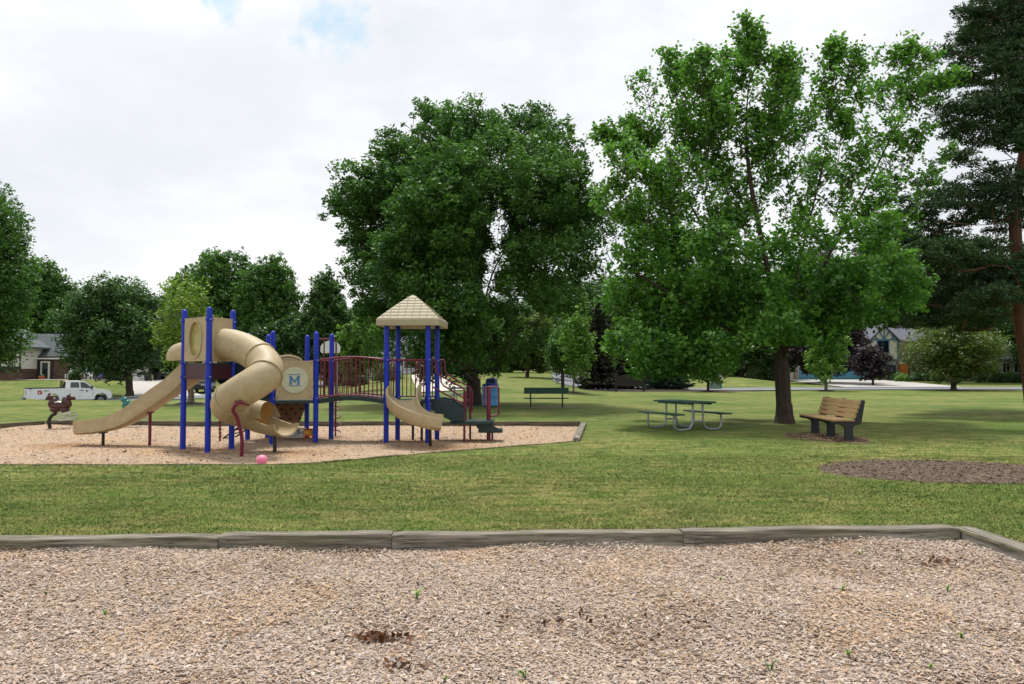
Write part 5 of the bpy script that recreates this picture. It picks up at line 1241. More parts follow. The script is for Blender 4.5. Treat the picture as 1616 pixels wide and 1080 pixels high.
green_bench()
def picnic(label, c, ang, mt, steel, L=1.85, s=1.0, nm='picnic_table'):
    root = empty(nm, c, label, 'picnic table', rz=ang); W = .76
    m = M(); m.box((0,0,.755),(L,W,.045)); m.build('table_top', mt, root, bevel=.018)
    m = M(); m.box((0,-.3,.715),(L*.86,.04,.05)); m.box((0,.3,.715),(L*.86,.04,.05)); m.build('top_rail', mt, root)
    for s_ in (-1,1):
        m = M(); m.box((0,s_*.76,.445),(L,.27,.04)); m.build('seat', mt, root, bevel=.016)
    for x in (-L*.33, L*.33):
        for s_ in (-1,1):
            m = M(); pts = cr([(x,s_*.76,.42),(x,s_*.765,.22),(x,s_*.74,.09),(x,s_*.64,.03),(x,s_*.46,.028),(x,s_*.30,.05),(x,s_*.21,.13),(x,s_*.17,.30),(x,s_*.16,.72)],5)
            m.tube(pts, .028, 12); m.box((x,s_*.76,.42),(.06,.22,.02)); m.build('leg', steel, root, smooth=True)
        m = M(); m.tube([(x,-.18,.25),(x,.18,.25)], .02, 8); m.box((x,0,.725),(.06,.66,.025)); m.build('brace', steel, root, smooth=True)
    return root
picnic('dark green picnic table with bent galvanised legs on the open lawn', (4.72,21.9,0), math.atan2(-.92,.40), MT['benchgreen'], MT['galv'])
c = P(736,640,39.5); picnic('grey metal picnic table half hidden behind the ash trunk', (c.x,39.5,0), .25, MT['whitepl'], MT['galv'])
def barrel():
    Z = 35.6; c = P(774,641,Z); root = empty('trash_barrel', (c.x,Z,0), 'light blue barrel with dark blue domed lid left of the green bench', 'trash can')
    m = M(); m.lathe([(.001,.02),(.33,.02),(.365,.05),(.375,.30),(.365,.33),(.375,.36),(.375,.62),(.365,.65),(.375,.68),(.37,.90),(.34,.93)], (0,0,0), 28); m.build('barrel', MT['ltblue'], root, smooth=True)
    m = M(); m.lathe([(.345,.92),(.37,.95),(.36,.98),(.27,1.02)], (0,0,0), 28); m.build('lid_rim', MT['dkblue'], root, smooth=True)
    m = M(); m.lathe([(.27,1.0),(.26,1.16),(.24,1.22),(.15,1.26),(.001,1.27)], (.05,0,0), 24); lid = m.build('lid', MT['dkblue'], root, smooth=True)
    m = M(); m.box((.07,-.245,1.12),(.24,.05,.13)); m.build('opening', MT['hole'], lid, bevel=.02)
barrel()
# weeds and dead leaves on the near bed
def weed(i, px, py, s, leaf, label, name='weed'):
    c = at(px,py,ZC); z0 = float(zchip(c.x,c.y)); r = np.random.default_rng(300+i); root = empty(name, (c.x,c.y,z0+.008), label, 'weed')
    m = M(); L = []; T = []
    nst = 3+i%3
    for k in range(nst):
        a = r.uniform(0,2*PI); ln = s*r.uniform(.6,1.1); e = np.array([math.cos(a)*ln*.45, math.sin(a)*ln*.45, ln*.8]); m.tube([(0,0,-.01),tuple(e*.5+np.array([0,0,.01])),tuple(e)],[.003,.0025,.0015],seg=5)
        for j in range(7):
            t = .25+.75*j/6; c0 = e*t; an = r.uniform(0,2*PI); d = np.array([math.cos(an),math.sin(an),r.uniform(0,.6)]); d /= np.linalg.norm(d); l = s*.34*r.uniform(.6,1.1)
            sd = np.cross(d,[0,0,1.]); sd /= np.linalg.norm(sd); L.append(np.stack([c0,c0+d*l*.5+sd*l*.25,c0+d*l,c0+d*l*.5-sd*l*.25])); T.append(r.uniform(.2,.9))
    m.build('stem', LF['olive'], root, fix=False); mesh_np('leaves', np.concatenate(L), 4, {'tint': np.array(T)}, LF[leaf], root)
WD = [(198,868,.085,'weed','tallest green sprout against the left timber'),(166,967,.045,'weed','small green sprout low in the left of the near bed'),(657,948,.07,'weed','pale green sprout right of the dead leaf pile'),(660,926,.05,'deadleaf','dry brown sprig above the pale green sprout'),
      (1357,877,.05,'weed','small flat green weed near the right corner timber'),(1329,937,.05,'weed','yellow-green sprout below the right part of the long timber'),(1215,1063,.065,'bright','broad green weed at the bottom edge of the photo'),(1495,930,.05,'weed','yellowish sprout toward the right edge'),
      (1518,1012,.04,'weed','tiny sprout in the bottom right of the near bed'),(1137,920,.04,'weed','tiny green sprout in the middle of the bed'),(830,1070,.05,'weed','green sprout cut by the bottom edge left of centre'),(1340,1040,.04,'weed','pale sprout low right of the broad weed'),(517,985,.035,'weed','tiny dark green sprig left of the dead leaf pile'),(702,1070,.035,'weed','tiny green sprig below the dead leaf pile'),(73,938,.03,'weed','tiny yellow-green sprig far left in the bed'),(1468,1060,.04,'weed','small sprout at the bottom right corner area'),(1367,895,.04,'deadleaf','dry reddish sprig under the flat green weed')]
for i, w in enumerate(WD): weed(i, w[0], w[1], w[2]*1.25, w[3], w[4])
def deadpile(px, py, sx, sy, n, label, seed):
    c = at(px,py,ZC); r = np.random.default_rng(seed); xy = r.normal(0,1,(n,2))*np.array([sx,sy]); p = np.stack([xy[:,0],xy[:,1],.02+.03*r.random(n)],1)
    V = rhombi(p, .05, .03, r, up=.2); o = mesh_np('dead_leaves', V, 4, {'tint': r.uniform(0,.75,n)**1.3}, LF['deadleaf']); o.location = (c.x,c.y,float(zchip(c.x,c.y))); tag(o, label, 'dead leaves', kind='stuff')
deadpile(598,1008,.10,.045,90,'clump of reddish brown dead leaves on the near chips',1); deadpile(628,1050,.07,.03,30,'thin scatter of brown leaves below the dead leaf clump',2)
deadpile(1480,890,.16,.05,30,'brown leaf bits near the right corner of the near bed',3); deadpile(905,985,.3,.12,30,'scattered brown bits in the middle of the near bed',4)
# ------------------------------------------------------------------ hoops, signs
def hoop(px, Z, rz, label, pole_side):
    c = P(px,600,Z); z0 = hh(c.x,Z); root = empty('basketball_hoop', (c.x,Z,z0), label, 'basketball hoop', rz=rz)
    K = 20; fan = [(-.69,-.30),(-.60,-.42),(.60,-.42),(.69,-.30)] + [(.69*math.cos(PI*k/K), -.05+.52*math.sin(PI*k/K)) for k in range(K+1)]
    m = M(); m.prism(fan, (0,0,3.45), (1,0,0), (0,0,1), (0,1,0), .04); bd = m.build('backboard', MT['whitepl'], root)
    m = M()
    for z in (3.2,3.45,3.7): m.box((0,.04,z),(1.0,.03,.03))
    for x in (-.3,.3): m.box((x,.06,3.45),(.03,.03,.7))
    m.build('board_frame', MT['galv'], bd)
    m = M(); m.tube([(.23*math.cos(2*PI*k/20),-.38+.23*math.sin(2*PI*k/20),3.05) for k in range(21)], .012, 6, cap=False); m.tube([(0,-.02,3.05),(0,-.15,3.05)], .03, 6); m.build('rim', MT['orange'], root)
    m = M(); m.tube(cr([(pole_side,1.0,-.2),(pole_side,1.0,2.6),(pole_side*.6,.8,3.25),(0,.08,3.42)],5), .055, 10); m.build('pole', MT['galv'], root, smooth=True)
hoop(400, 62, 2.6, 'round-topped basketball backboard seen from behind, left of the letter panel', 0.0)
hoop(521, 56.5, .1, 'white fan-shaped basketball backboard seen over the arched bridge', .35)
c = P(994,617,60.6); root = empty('park_sign', (c.x,60.6,0), 'dark brown wooden park sign board on two posts between the spruces', 'sign')
m = M(); m.prism([(-1.0,.30),(1.0,.30),(1.0,1.02),(.6,1.10),(.25,1.22),(-.25,1.22),(-.6,1.10),(-1.0,1.02)], (0,0,.1), (1,0,0), (0,0,1), (0,1,0), .1); m.build('sign_board', MT['signbrown'], root, bevel=.01)
for x in (-1.06,1.06):
    m = M(); m.box((x,0,.58),(.14,.14,1.3)); m.build('post', MT['signbrown'], root, bevel=.01)
c = P(1137,600,69); z0 = hh(c.x,69); root = empty('street_sign', (c.x,69,z0), 'thin post with green street name plate and white notice at the mound', 'street sign')
m = M(); m.tube([(0,0,-.2),(0,0,2.5)], .035, 8); m.build('post', MT['galv'], root)
m = M(); m.box((.28,0,2.36),(.85,.03,.22)); m.box((0,0,2.58),(.03,.5,.18)); m.build('name_plate', MT['signgreen'], root)
m = M(); m.box((0,-.04,1.15),(.30,.03,.52)); m.build('notice', MT['whitepl'], root, bevel=.005)
m = M(); m.box((0,-.02,.35),(.22,.1,.75)); m.build('base_box', MT['signgreen'], root, bevel=.01)
c = P(1127,611,68); root = empty('utility_box', (c.x,68,hh(c.x,68)), 'low grey-green utility cabinet beside the street sign', 'utility box')
m = M(); m.box((0,0,.27),(.8,.5,.5)); m.build('cabinet', mat('grey_green_cabinet', s2l(112,134,108), .6, var=.2, scale=9), root, bevel=.04)
m = M(); m.box((0,0,.545),(.86,.56,.05)); m.build('cap', MT['galv'], root, bevel=.01)

# ------------------------------------------------------------------ vehicles
def wheel(root, x, y, r, w=.25):
    s = -1 if y < 0 else 1
    m = M(); R = Matrix.Rotation(PI/2,3,'X'); m.lathe([(r*.62,-w/2),(r*.93,-w/2),(r,-w*.35),(r,w*.35),(r*.93,w/2),(r*.62,w/2)], (x,y,r), 26, R=R)
    wl = m.build('wheel', MT['tyre'], root, smooth=True)
    m = M(); m.lathe([(.001,-w*.38),(r*.3,-w*.42),(r*.6,-w*.30),(r*.62,-w*.45),(r*.62,w*.45),(r*.6,w*.30),(r*.3,w*.42),(.001,w*.38)], (x,y,r), 26, R=R); m.build('rim', MT['rim'], wl, smooth=True)
def arcpts(cx, r, z0, n=12): # wheel arch from right to left
    return [(cx+r*math.cos(PI*k/n)*-1, z0+r*math.sin(PI*k/n)) for k in range(n+1)]
def pickup():
    Z = 63.5; c = P(107.5,640,Z); root = empty('pickup_truck', (c.x,Z,hh(c.x,Z)+.03), 'white extended-cab pickup parked on the street before the brick house', 'pickup truck', rz=.62)
    # local x forward; total length 5.95
    f, b = 2.97, -2.97; W = .98
    low = .52
    prof = [(b,.62),(b+.02,1.28),(b+.10,1.34),(-.35,1.36),(-.30,1.36),(1.65,1.30),(1.85,1.29),(2.55,1.22),(2.85,1.12),(2.95,.95),(2.97,.62),(2.85,low)]
    prof += [(2.67,low)] + [(2.20+.47*math.cos(PI*k/12), low-.02+.47*math.sin(PI*k/12)) for k in range(13)] + [(1.70,.46),(-.70,.46)] + [(-1.20+.47*math.cos(PI*k/12), low-.02+.47*math.sin(PI*k/12)) for k in range(13)] + [(-1.72,.50),(b+.1,.60)]
    m = M(); bedcut = None
    m.prism(prof, (0,0,0), (1,0,0), (0,0,1), (0,-1,0), 2*W); body = m.build('body', MT['paint_white'], root, bevel=.03)
    m = M(); m.box((-1.62,0,1.37),(2.4,1.60,.03)); m.build('bed_opening', MT['hole'], body)
    m = M(); m.box((-1.62,-.93,1.385),(2.55,.10,.05)); m.box((-1.62,.93,1.385),(2.55,.10,.05)); m.box((b+.06,0,1.385),(.10,1.9,.05)); m.build('bed_rail', MT['binblack'], root, bevel=.01)
    # cab as a tapered loft
    lowc = [(-.93,1.33),(1.62,1.30)]; m = M()
    A_ = [(-.33,1.34),(1.85,1.27),(1.02,1.88),(.72,1.955),(-.05,1.955),(-.25,1.92)]
    vs = [(x,-W+.03+(.17 if z > 1.5 else 0),z) for x,z in A_] + [(x,W-.03-(.17 if z > 1.5 else 0),z) for x,z in A_]; k = 6
    m.add(vs, [tuple(range(k)), tuple(range(2*k-1,k-1,-1))]+[(i,(i+1)%k,(i+1)%k+k,i+k) for i in range(k)]); cab = m.build('cab', MT['paint_white'], root, bevel=.03)
    def side(poly, name, mt, off=.008):
        for s in (-1,1):
            m = M(); vs = []
            for q in (0,.012):
                for x, z in poly:
                    t = (z-1.34)/(1.90-1.34); y = (W-.03) - .17*max(0,min(1,t)); vs.append((x, s*(y+off+q*0+.0)+s*q, z))
            n = len(poly); m.add(vs, [tuple(range(n)), tuple(range(2*n-1,n-1,-1))]+[(i,(i+1)%n,(i+1)%n+n,i+n) for i in range(n)]); m.build(name, mt, cab)
    side([(.02,1.40),(.66,1.40),(.62,1.83),(.06,1.83)], 'rear_window', MT['glassg'], .0); side([(.76,1.38),(1.58,1.36),(1.08,1.78),(.94,1.83),(.72,1.83)], 'front_window', MT['glass'], .0)
    m = M(); m.add([(-.345,-.72,1.40),(-.345,.72,1.40),(-.28,.62,1.86),(-.28,-.62,1.86)],[(0,1,2,3)]); m.build('back_glass', MT['glass'], cab, fix=False)
    m = M(); m.add([(1.84,-.80,1.31),(1.84,.80,1.31),(1.06,.64,1.87),(1.06,-.64,1.87)],[(0,1,2,3)]); o = m.build('windshield', MT['glass'], cab, fix=False); o.location += Vector((.03,0,.02))
    m = M()
    for y in (-.78,-.26,.26,.78): m.box((-.50,y,1.62),(.04,.04,.55))
    m.box((-.50,0,1.90),(.05,1.62,.05)); m.box((-.50,0,1.42),(.05,1.62,.05)); m.build('headache_rack', MT['binblack'], root)
    m = M(); m.box((-.1,0,1.985),(.16,.8,.05)); m.build('roof_beacon', MT['orange'], root, bevel=.01)
    for x in (2.20,-1.20):
        for y in (-.84,.84): wheel(root, x, y, .40)
        m = M()
        for s in (-1,1): m.lathe([(.001,0),(.44,0),(.46,.02)], (x, s*.90, .44), 22, R=Matrix.Rotation(-s*PI/2,3,'X'))
    m = M(); m.box((b-.08,0,.60),(.20,1.86,.20)); m.build('rear_bumper', MT['rim'], root, bevel=.03)
    m = M(); m.box((f-.02,0,.66),(.16,1.90,.22)); m.build('front_bumper', MT['chrome'], root, bevel=.04)
    m = M(); m.box((f-.05,0,.95),(.06,1.1,.26)); m.build('grille', MT['binblack'], root, bevel=.01)
    for s in (-1,1):
        m = M(); m.box((f-.13,s*.80,.98),(.2,.26,.20)); m.build('headlight', MT['chrome'], root, bevel=.03)
        m = M(); m.box((b+.02,s*.90,1.05),(.06,.16,.38)); m.build('taillight', MT['redlens'], root, bevel=.015)
        m = M(); m.box((1.52,s*1.06,1.40),(.14,.14,.20)); m.build('mirror', MT['binblack'], root, bevel=.03)
        m = M(); m.box((.84,s*(W+.008),1.17),(.20,.02,.05)); m.build('door_handle', MT['binblack'], root)
        m = M(); m.box((-2.05,s*(W+.004),1.06),(.30,.008,.30)); dc = m.build('red_decal', MT['red'], root); m = M(); m.box((-2.07,s*(W+.011),1.05),(.10,.008,.12)); m.box((-1.93,s*(W+.011),1.17),(.10,.008,.05)); m.build('decal_mark', MT['whitepl'], dc)
        m = M(); m.box((-1.62,s*(W+.004),1.17),(.34,.008,.06)); m.build('dark_lettering', MT['binblack'], root)
        m = M(); m.box((1.18,s*(W+.004),1.13),(.14,.008,.10)); m.build('door_emblem', MT['binblack'], root)
        m = M()
        for x in (.0,.70,1.62): m.box((x,s*(W+.002),.98),(.012,.008,.72))
        m.build('door_gap', MT['rim'], root)
        m = M(); m.box((b+.30,s*(W+.004),1.30),(.10,.01,.08)); m.box((b+.30,s*(W+.004),1.12),(.08,.01,.04)); m.build('stake_hole', MT['binblack'], root)
pickup()
def suv(label, px, Z, rz, paint, grp=None, z=None):
    c = P(px,600,Z); root = empty('parked_car', (c.x,Z,hh(c.x,Z)+.08 if z is None else z), label, 'car', grp, rz=rz)
    prof = [(-2.3,.45),(-2.32,1.0),(-2.2,1.12),(1.0,1.08),(2.1,.95),(2.3,.75),(2.3,.40),(1.85,.34)]+[(1.42+.40*math.cos(PI*k/10), .34+.40*math.sin(PI*k/10)) for k in range(11)]+[(-1.0,.32)]+[(-1.42+.40*math.cos(PI*k/10), .34+.40*math.sin(PI*k/10)) for k in range(11)]+[(-2.2,.38)]
    m = M(); m.prism(prof, (0,0,0), (1,0,0), (0,0,1), (0,-1,0), 1.86); m.build('body', paint, root, bevel=.04)
    A_ = [(-2.15,1.08),(1.15,1.05),(.35,1.62),(.0,1.68),(-1.6,1.68),(-1.95,1.6)]; vs = [(x,-.90+(.20 if z_ > 1.3 else 0),z_) for x,z_ in A_]+[(x,.90-(.20 if z_ > 1.3 else 0),z_) for x,z_ in A_]; k = 6; m = M()
    m.add(vs, [tuple(range(k)), tuple(range(2*k-1,k-1,-1))]+[(i,(i+1)%k,(i+1)%k+k,i+k) for i in range(k)]); m.build('cabin', paint, root, bevel=.03)
    m = M(); m.add([(1.13,-.80,1.10),(1.13,.80,1.10),(.40,.66,1.60),(.40,-.66,1.60)],[(0,1,2,3)]); o = m.build('windshield', MT['glass'], root, fix=False); o.location += Vector((.025,0,.02))
    m = M()
    for s in (-1,1):
        P4 = [(-1.9,1.14),(.85,1.12),(.28,1.56),(-1.75,1.56)]; m.add([(x, s*(.905-.20*(z_-1.08)/.54), z_) for x,z_ in P4], [(0,1,2,3)])
    m.build('side_glass', MT['glass'], root, fix=False)
    for x in (1.42,-1.42):
        for y in (-.82,.82): wheel(root, x, y, .35, .22)
    m = M(); m.box((2.31,0,.78),(.04,.95,.16)); m.build('grille', MT['binblack'], root); m = M(); m.box((2.30,0,.50),(.06,1.6,.16)); m.build('front_bumper', MT['binblack'], root, bevel=.02)
    for s in (-1,1):
        m = M(); m.box((2.26,s*.72,.84),(.12,.34,.13)); m.build('headlight', MT['chrome'], root, bevel=.02)
        m = M(); m.box((-2.30,s*.78,.95),(.06,.2,.3)); m.build('taillight', MT['redlens'], root, bevel=.02)
    return root
paintb = mat('dark_car_paint', s2l(24,26,32), .2, var=.05, spec=.7); paints = mat('silver_car_paint', s2l(150,154,160), .3, metal=.4, var=.04)
suv('black sport utility car facing the street seen under the play tower', 318, 84, -PI/2+.12, paintb)
suv('dark car parked by the bins in front of the white garage', 264, 104, -PI/2+.5, paintb)
suv('silver car on the road left of the dark spruce', 934, 96, -PI/2+.3, paints)

# ------------------------------------------------------------------ buildings
def wallbox(root, x0,x1,y0,y1,z0,z1,mt,name='wall'):
    m = M(); m.box(((x0+x1)/2,(y0+y1)/2,(z0+z1)/2),(x1-x0,y1-y0,z1-z0)); return m.build(name, mt, root)
def gable(root, x0,x1,y0,y1,z0,zr,mt,axis='x',name='roof',over=.5,t=.18):
    m = M()
    if axis == 'x':   # ridge along x
        yc = (y0+y1)/2; s = (zr-z0)/(yc-y0)
        for sgn in (-1,1):
            ye = (y0-over) if sgn < 0 else (y1+over); ze = z0-s*over; a = [(x0-over,ye,ze),(x1+over,ye,ze),(x1+over,yc,zr),(x0-over,yc,zr)]; m.add(a+[(p[0],p[1],p[2]+t) for p in a],[(0,1,2,3),(7,6,5,4),(0,4,5,1),(1,5,6,2),(2,6,7,3),(3,7,4,0)])
    else:
        xc = (x0+x1)/2; s = (zr-z0)/(xc-x0)
        for sgn in (-1,1):
            xe = (x0-over) if sgn < 0 else (x1+over); ze = z0-s*over; a = [(xe,y0-over,ze),(xe,y1+over,ze),(xc,y1+over,zr),(xc,y0-over,zr)]; m.add(a+[(p[0],p[1],p[2]+t) for p in a],[(0,1,2,3),(7,6,5,4),(0,4,5,1),(1,5,6,2),(2,6,7,3),(3,7,4,0)])
    return m.build(name, mt, root)
def tri(root, x0,x1,y,z0,zr,mt,name='gable_wall',t=.2):
    m = M(); m.prism([(x0,z0),(x1,z0),((x0+x1)/2,zr)], (0,y,0), (1,0,0), (0,0,1), (0,1,0), t); return m.build(name, mt, root)
def win(root, xc, y, zc, w, h_, frame, pane=None, bars=1):
    f = M(); t = .09
    f.box((xc,y-.05,zc+h_/2+t/2),(w+2*t,.1,t)); f.box((xc,y-.06,zc-h_/2-t/2),(w+2*t+.1,.14,t)); f.box((xc-w/2-t/2,y-.05,zc),(t,.1,h_)); f.box((xc+w/2+t/2,y-.05,zc),(t,.1,h_))
    for i in range(bars): f.box((xc-w/2+w*(i+1)/(bars+1),y-.04,zc),(.05,.06,h_))
    fr = f.build('window', frame, root); p = M(); p.box((xc,y-.015,zc),(w,.03,h_)); p.build('pane', pane or MT['glassg'], fr)
# left brick house; origin at front door line
Zh = 95.; k = Zh/F; X = lambda px: (px-CX)*k
c0 = X(72); z0 = .35; root = empty('brick_house', (c0,Zh,z0), 'house with grey-green roof and white upper wall above brown brick, far left', 'house')
def lx(px): return (px-72)*k
wallbox(root, lx(59),lx(205),0.0,5.0,-.8,2.95,MT['brick']); 
wallbox(root, lx(-90),lx(58.5),-3.0,9.0,-.8,1.42,MT['brick'],'brick_base')
wallbox(root, lx(-90),lx(59),-3.25,8.9,1.45,4.3,MT['stucco'],'upper_wall')
wallbox(root, lx(-91),lx(60),-3.35,-3.2,1.30,1.72,MT['timberbrown'],'board'); wallbox(root, lx(-91),lx(60),-3.34,-3.24,2.68,2.86,MT['timberbrown'],'board')
for px in (-60,-30,-3,16.5,42.5,58.5): wallbox(root, lx(px)-.08,lx(px)+.08,-3.33,-3.24,1.72,4.25,MT['timberbrown'],'board')
m = M(); m.beam((lx(50),-3.29,2.9),(lx(57.5),-3.29,4.1),.08,.16); m.build('board', MT['timberbrown'], root)
gable(root, lx(-90),lx(212),0.4,6.4,2.95,5.6,MT['roofgreen'],'x')
gable(root, lx(-60),lx(62),-3.3,4.0,4.1,6.2,MT['roofgreen'],'y','wing_roof',.6); tri(root, lx(-60),lx(62),-3.2,4.25,6.15,MT['stucco'])
m = M(); m.beam((lx(1),-3.98,6.2),(lx(68),-3.98,3.96),.1,.22); m.beam((lx(1),-3.98,6.2),(lx(-66),-3.98,3.96),.1,.22); m.build('rake_board', MT['timberbrown'], root)
wallbox(root, lx(58),lx(206),-.62,-.46,2.60,2.74,MT['white_door'],'gutter')
win(root, lx(36),-3.25,3.5,1.1,1.0,MT['timberbrown'],bars=1)
dr = wallbox(root, lx(64.5),lx(79.5),-.07,0,0.05,2.35,MT['white_door'],'door_frame'); m = M(); m.box((lx(72),-.10,1.25),(.66,.05,1.85)); m.build('door_glass', MT['glassg'], dr)
wallbox(root, lx(59),lx(64),-.05,0,.05,2.5,MT['timberbrown'],'shutter'); wallbox(root, lx(80),lx(84.5),-.05,0,.05,2.5,MT['timberbrown'],'shutter')
wallbox(root, lx(59),lx(92),-2.2,-.1,-.35,.0,MT['concrete'],'step'); wallbox(root, lx(56),lx(98),-3.1,-.2,-.7,-.2,MT['concrete'],'step')
wallbox(root, lx(8),lx(28),-3.5,-3.05,-.6,.12,MT['timberbrown'],'planter')
win(root, lx(125),0,1.6,1.8,1.3,MT['white_door'],bars=2); win(root, lx(160),0,1.6,1.8,1.3,MT['white_door'],bars=2)
wallbox(root, lx(184),lx(234),-2.0,0.1,-.6,2.6,MT['wsiding'],'garage_wall'); g_ = wallbox(root, lx(190),lx(233),-2.08,-2.0,-.55,2.0,MT['white_door'],'garage_door')
m = M()
for i in range(1,4): m.box((lx(211.5),-2.09,-.55+i*.64),(lx(233)-lx(190),.02,.03))
m.build('panel_line', MT['galv'], g_)
gable(root, lx(184),lx(234),-2,2,2.6,4.2,MT['roofgreen'],'y','garage_roof',.3)

# small chairs on the patio
def lawn_chair(px, Z, mt, label, rz=0):
    c = P(px,600,Z); root = empty('lawn_chair', (c.x,Z,hh(c.x,Z)+.05), label, 'chair', rz=rz)
    m = M(); m.box((0,0,.40),(.6,.55,.05)); m.build('seat', mt, root, bevel=.01)
    m = M(); m.prism([(-.3,0),(.3,0),(.3,.5),(.15,.66),(-.15,.66),(-.3,.5)], (0,.30,.42), (1,0,0), (0,.25,.97), (0,1,0), .04); m.build('backrest', mt, root)
    for x in (-.3,.3):
        m = M(); m.box((x,0,.62),(.12,.6,.04)); m.build('arm', mt, root)
        for y in (-.25,.25): m = M(); m.box((x,y,.3),(.06,.08,.6)); m.build('leg', mt, root)
lawn_chair(109,91.0,MT['whitepl'],'leftmost of the white lawn chairs on the brick house patio'); lawn_chair(121,90.6,MT['whitepl'],'second white lawn chair along the brick house patio',.3); lawn_chair(139,90.8,MT['whitepl'],'white lawn chair beside the purple one',-.2); lawn_chair(156,90.2,MT['purple'],'purple lawn chair on the brick house patio')
def bin_(px, Z, label):
    c = P(px,600,Z); root = empty('wheeled_bin', (c.x,Z,hh(c.x,Z)+.08), label, 'bin')
    m = M(); vs = [(-.25,-.28,.05),(.25,-.28,.05),(.25,.28,.05),(-.25,.28,.05),(-.32,-.36,1.0),(.32,-.36,1.0),(.32,.36,1.0),(-.32,.36,1.0)]; m.add(vs,[(0,3,2,1),(4,5,6,7),(0,1,5,4),(1,2,6,5),(2,3,7,6),(3,0,4,7)]); m.build('bin_body', MT['binblack'], root, bevel=.03)
    m = M(); m.box((0,0,1.04),(.70,.78,.07)); m.build('lid', MT['binblack'], root, bevel=.02)
    for x in (-.27,.27): m = M(); m.lathe([(.001,-.04),(.13,-.04),(.13,.04),(.001,.04)], (x,.34,.13), 14, R=Matrix.Rotation(PI/2,3,'Y')); m.build('wheel', MT['tyre'], root)
bin_(233,92.5,'black wheeled bin nearest the white garage door'); bin_(247,97,'black wheeled bin between the other bin and the dark car'); bin_(186,92.4,'dark bin on the left of the white garage')
c = P(66,590,92.6); root = empty('flower_pot', (c.x,92.6,.38), 'terracotta pot on the steps beside the white front door', 'pot')
m = M(); m.lathe([(.001,0),(.26,0),(.36,.5),(.39,.5),(.39,.58),(.32,.58)], (0,0,0), 18); m.build('pot', mat('terracotta', s2l(176,96,66), .8), root, smooth=True)
m = M(); m.ball((0,0,.6),(.3,.3,.18),12,8); m.build('plant', LF['shrub'], root, smooth=True)

# red-roofed house glimpsed between trees
Zh = 100.; k = Zh/F; c0 = (462-CX)*k; root = empty('red_roofed_house', (c0,Zh,.3), 'house with brownish red roof and chimney glimpsed behind the slide tower', 'house')
wallbox(root,-2,8,0,8,-.6,4.9,MT['siding']); gable(root,-2,8,0,8,4.9,6.6,MT['roofred'],'x'); wallbox(root,-1.2,-.5,1.2,1.9,5.2,7.6,MT['brick'],'chimney'); win(root,0,0,3.4,1.2,1.2,MT['white_door'])
tri(root,-1.9,1.2,-.3,4.6,6.2,MT['roofred'],'dormer')
# white-sided house behind the forked tree
Zh = 92.; k = Zh/F; c0 = (605-CX)*k; root = empty('white_house', (c0,Zh,.9), 'white-sided house glimpsed through leaves behind the roofed tower', 'house')
wallbox(root,-3,6,0,7,-.8,2.7,MT['wsiding']); gable(root,-3,6,0,7,2.7,4.6,MT['roofgrey'],'x'); win(root,-1,0,1.5,1.2,1.1,MT['white_door']); win(root,3,0,1.5,1.2,1.1,MT['white_door'])
# gabled house on the right
Zh = 107.; k = Zh/F; root = empty('gabled_house', ((1389-CX)*k,Zh,.36), 'gabled house with cream walls, slate blue trim and blue garage doors, right', 'house')
def gx(px): return (px-1389)*k
wallbox(root, gx(1367),gx(1410),-1.2,7,2.6,5.35,MT['cream_wall'],'upper_wall'); wallbox(root, gx(1367),gx(1410),-.6,7,-.4,2.6,MT['cream_wall'],'wall'); tri(root, gx(1367),gx(1410),-1.1,5.35,7.1,MT['cream_wall'])
gable(root, gx(1367),gx(1410),-1.2,7,5.35,7.15,MT['roofgrey'],'y','roof',.35)
wallbox(root, gx(1410.2),gx(1452),-.3,8,-.4,5.3,MT['brickpink'],'brick_wall'); wallbox(root, gx(1452.2),gx(1490),.2,8,-.4,5.1,MT['cream_wall'],'wall')
gable(root, gx(1352),gx(1490),.6,9.4,5.0,7.6,MT['roofgrey'],'x','roof',.5)
m = M(); y = -1.36
for a, b_, w in (((1367,5.35),(1410,5.35),.16),((1367,2.62),(1410,2.62),.2),((1366.5,5.2),(1389,7.2),.2),((1411,5.2),(1389,7.2),.2),((1389,5.4),(1389,7.0),.12),((1389,5.4),(1381,6.5),.12),((1389,5.4),(1397,6.5),.12),((1378,5.4),(1374,5.9),.12),((1400,5.4),(1404,5.9),.12),((1367.4,2.6),(1367.4,5.3),.14),((1409.6,2.6),(1409.6,5.3),.14)):
    m.beam((gx(a[0]),y+.1,a[1]),(gx(b_[0]),y+.1,b_[1]),.10,w)
m.build('trim_board', MT['bluetrim'], root)
win(root, gx(1387),-1.2,4.4,1.45,1.55,MT['bluetrim'],MT['glass'],1)
m = M(); q = [(-.62,0),(.62,0),(.62,1.15)]+[(.62*math.cos(PI*i/12),1.15+.62*math.sin(PI*i/12)) for i in range(13)]
m.prism([(x*1.15,z_*1.25) for x,z_ in q], (gx(1425),-.36,.3), (1,0,0), (0,0,1), (0,1,0), .12); ar = m.build('arch_window', MT['glass'], root); 
m = M(); m.box((gx(1423.5),-.45,1.15),(1.15,.1,2.1)); m.build('front_door', MT['orange_door'], root); m = M(); m.box((gx(1425),-.44,2.28),(1.5,.08,.1)); m.build('transom', MT['stucco'], root)
m = M(); m.box((gx(1401),-1.0,1.3),(.9,.8,1.5)); bw = m.build('bay_window', MT['bluetrim'], root); m = M(); m.box((gx(1401),-1.43,1.3),(.7,.03,1.2)); m.build('pane', MT['glassg'], bw)
wallbox(root, gx(1216),gx(1366),-1.5,6,-.4,2.75,MT['cream_wall'],'garage_wall'); gable(root, gx(1216),gx(1366),-1.5,6,2.75,5.2,MT['roofgrey'],'x','garage_roof',.5)
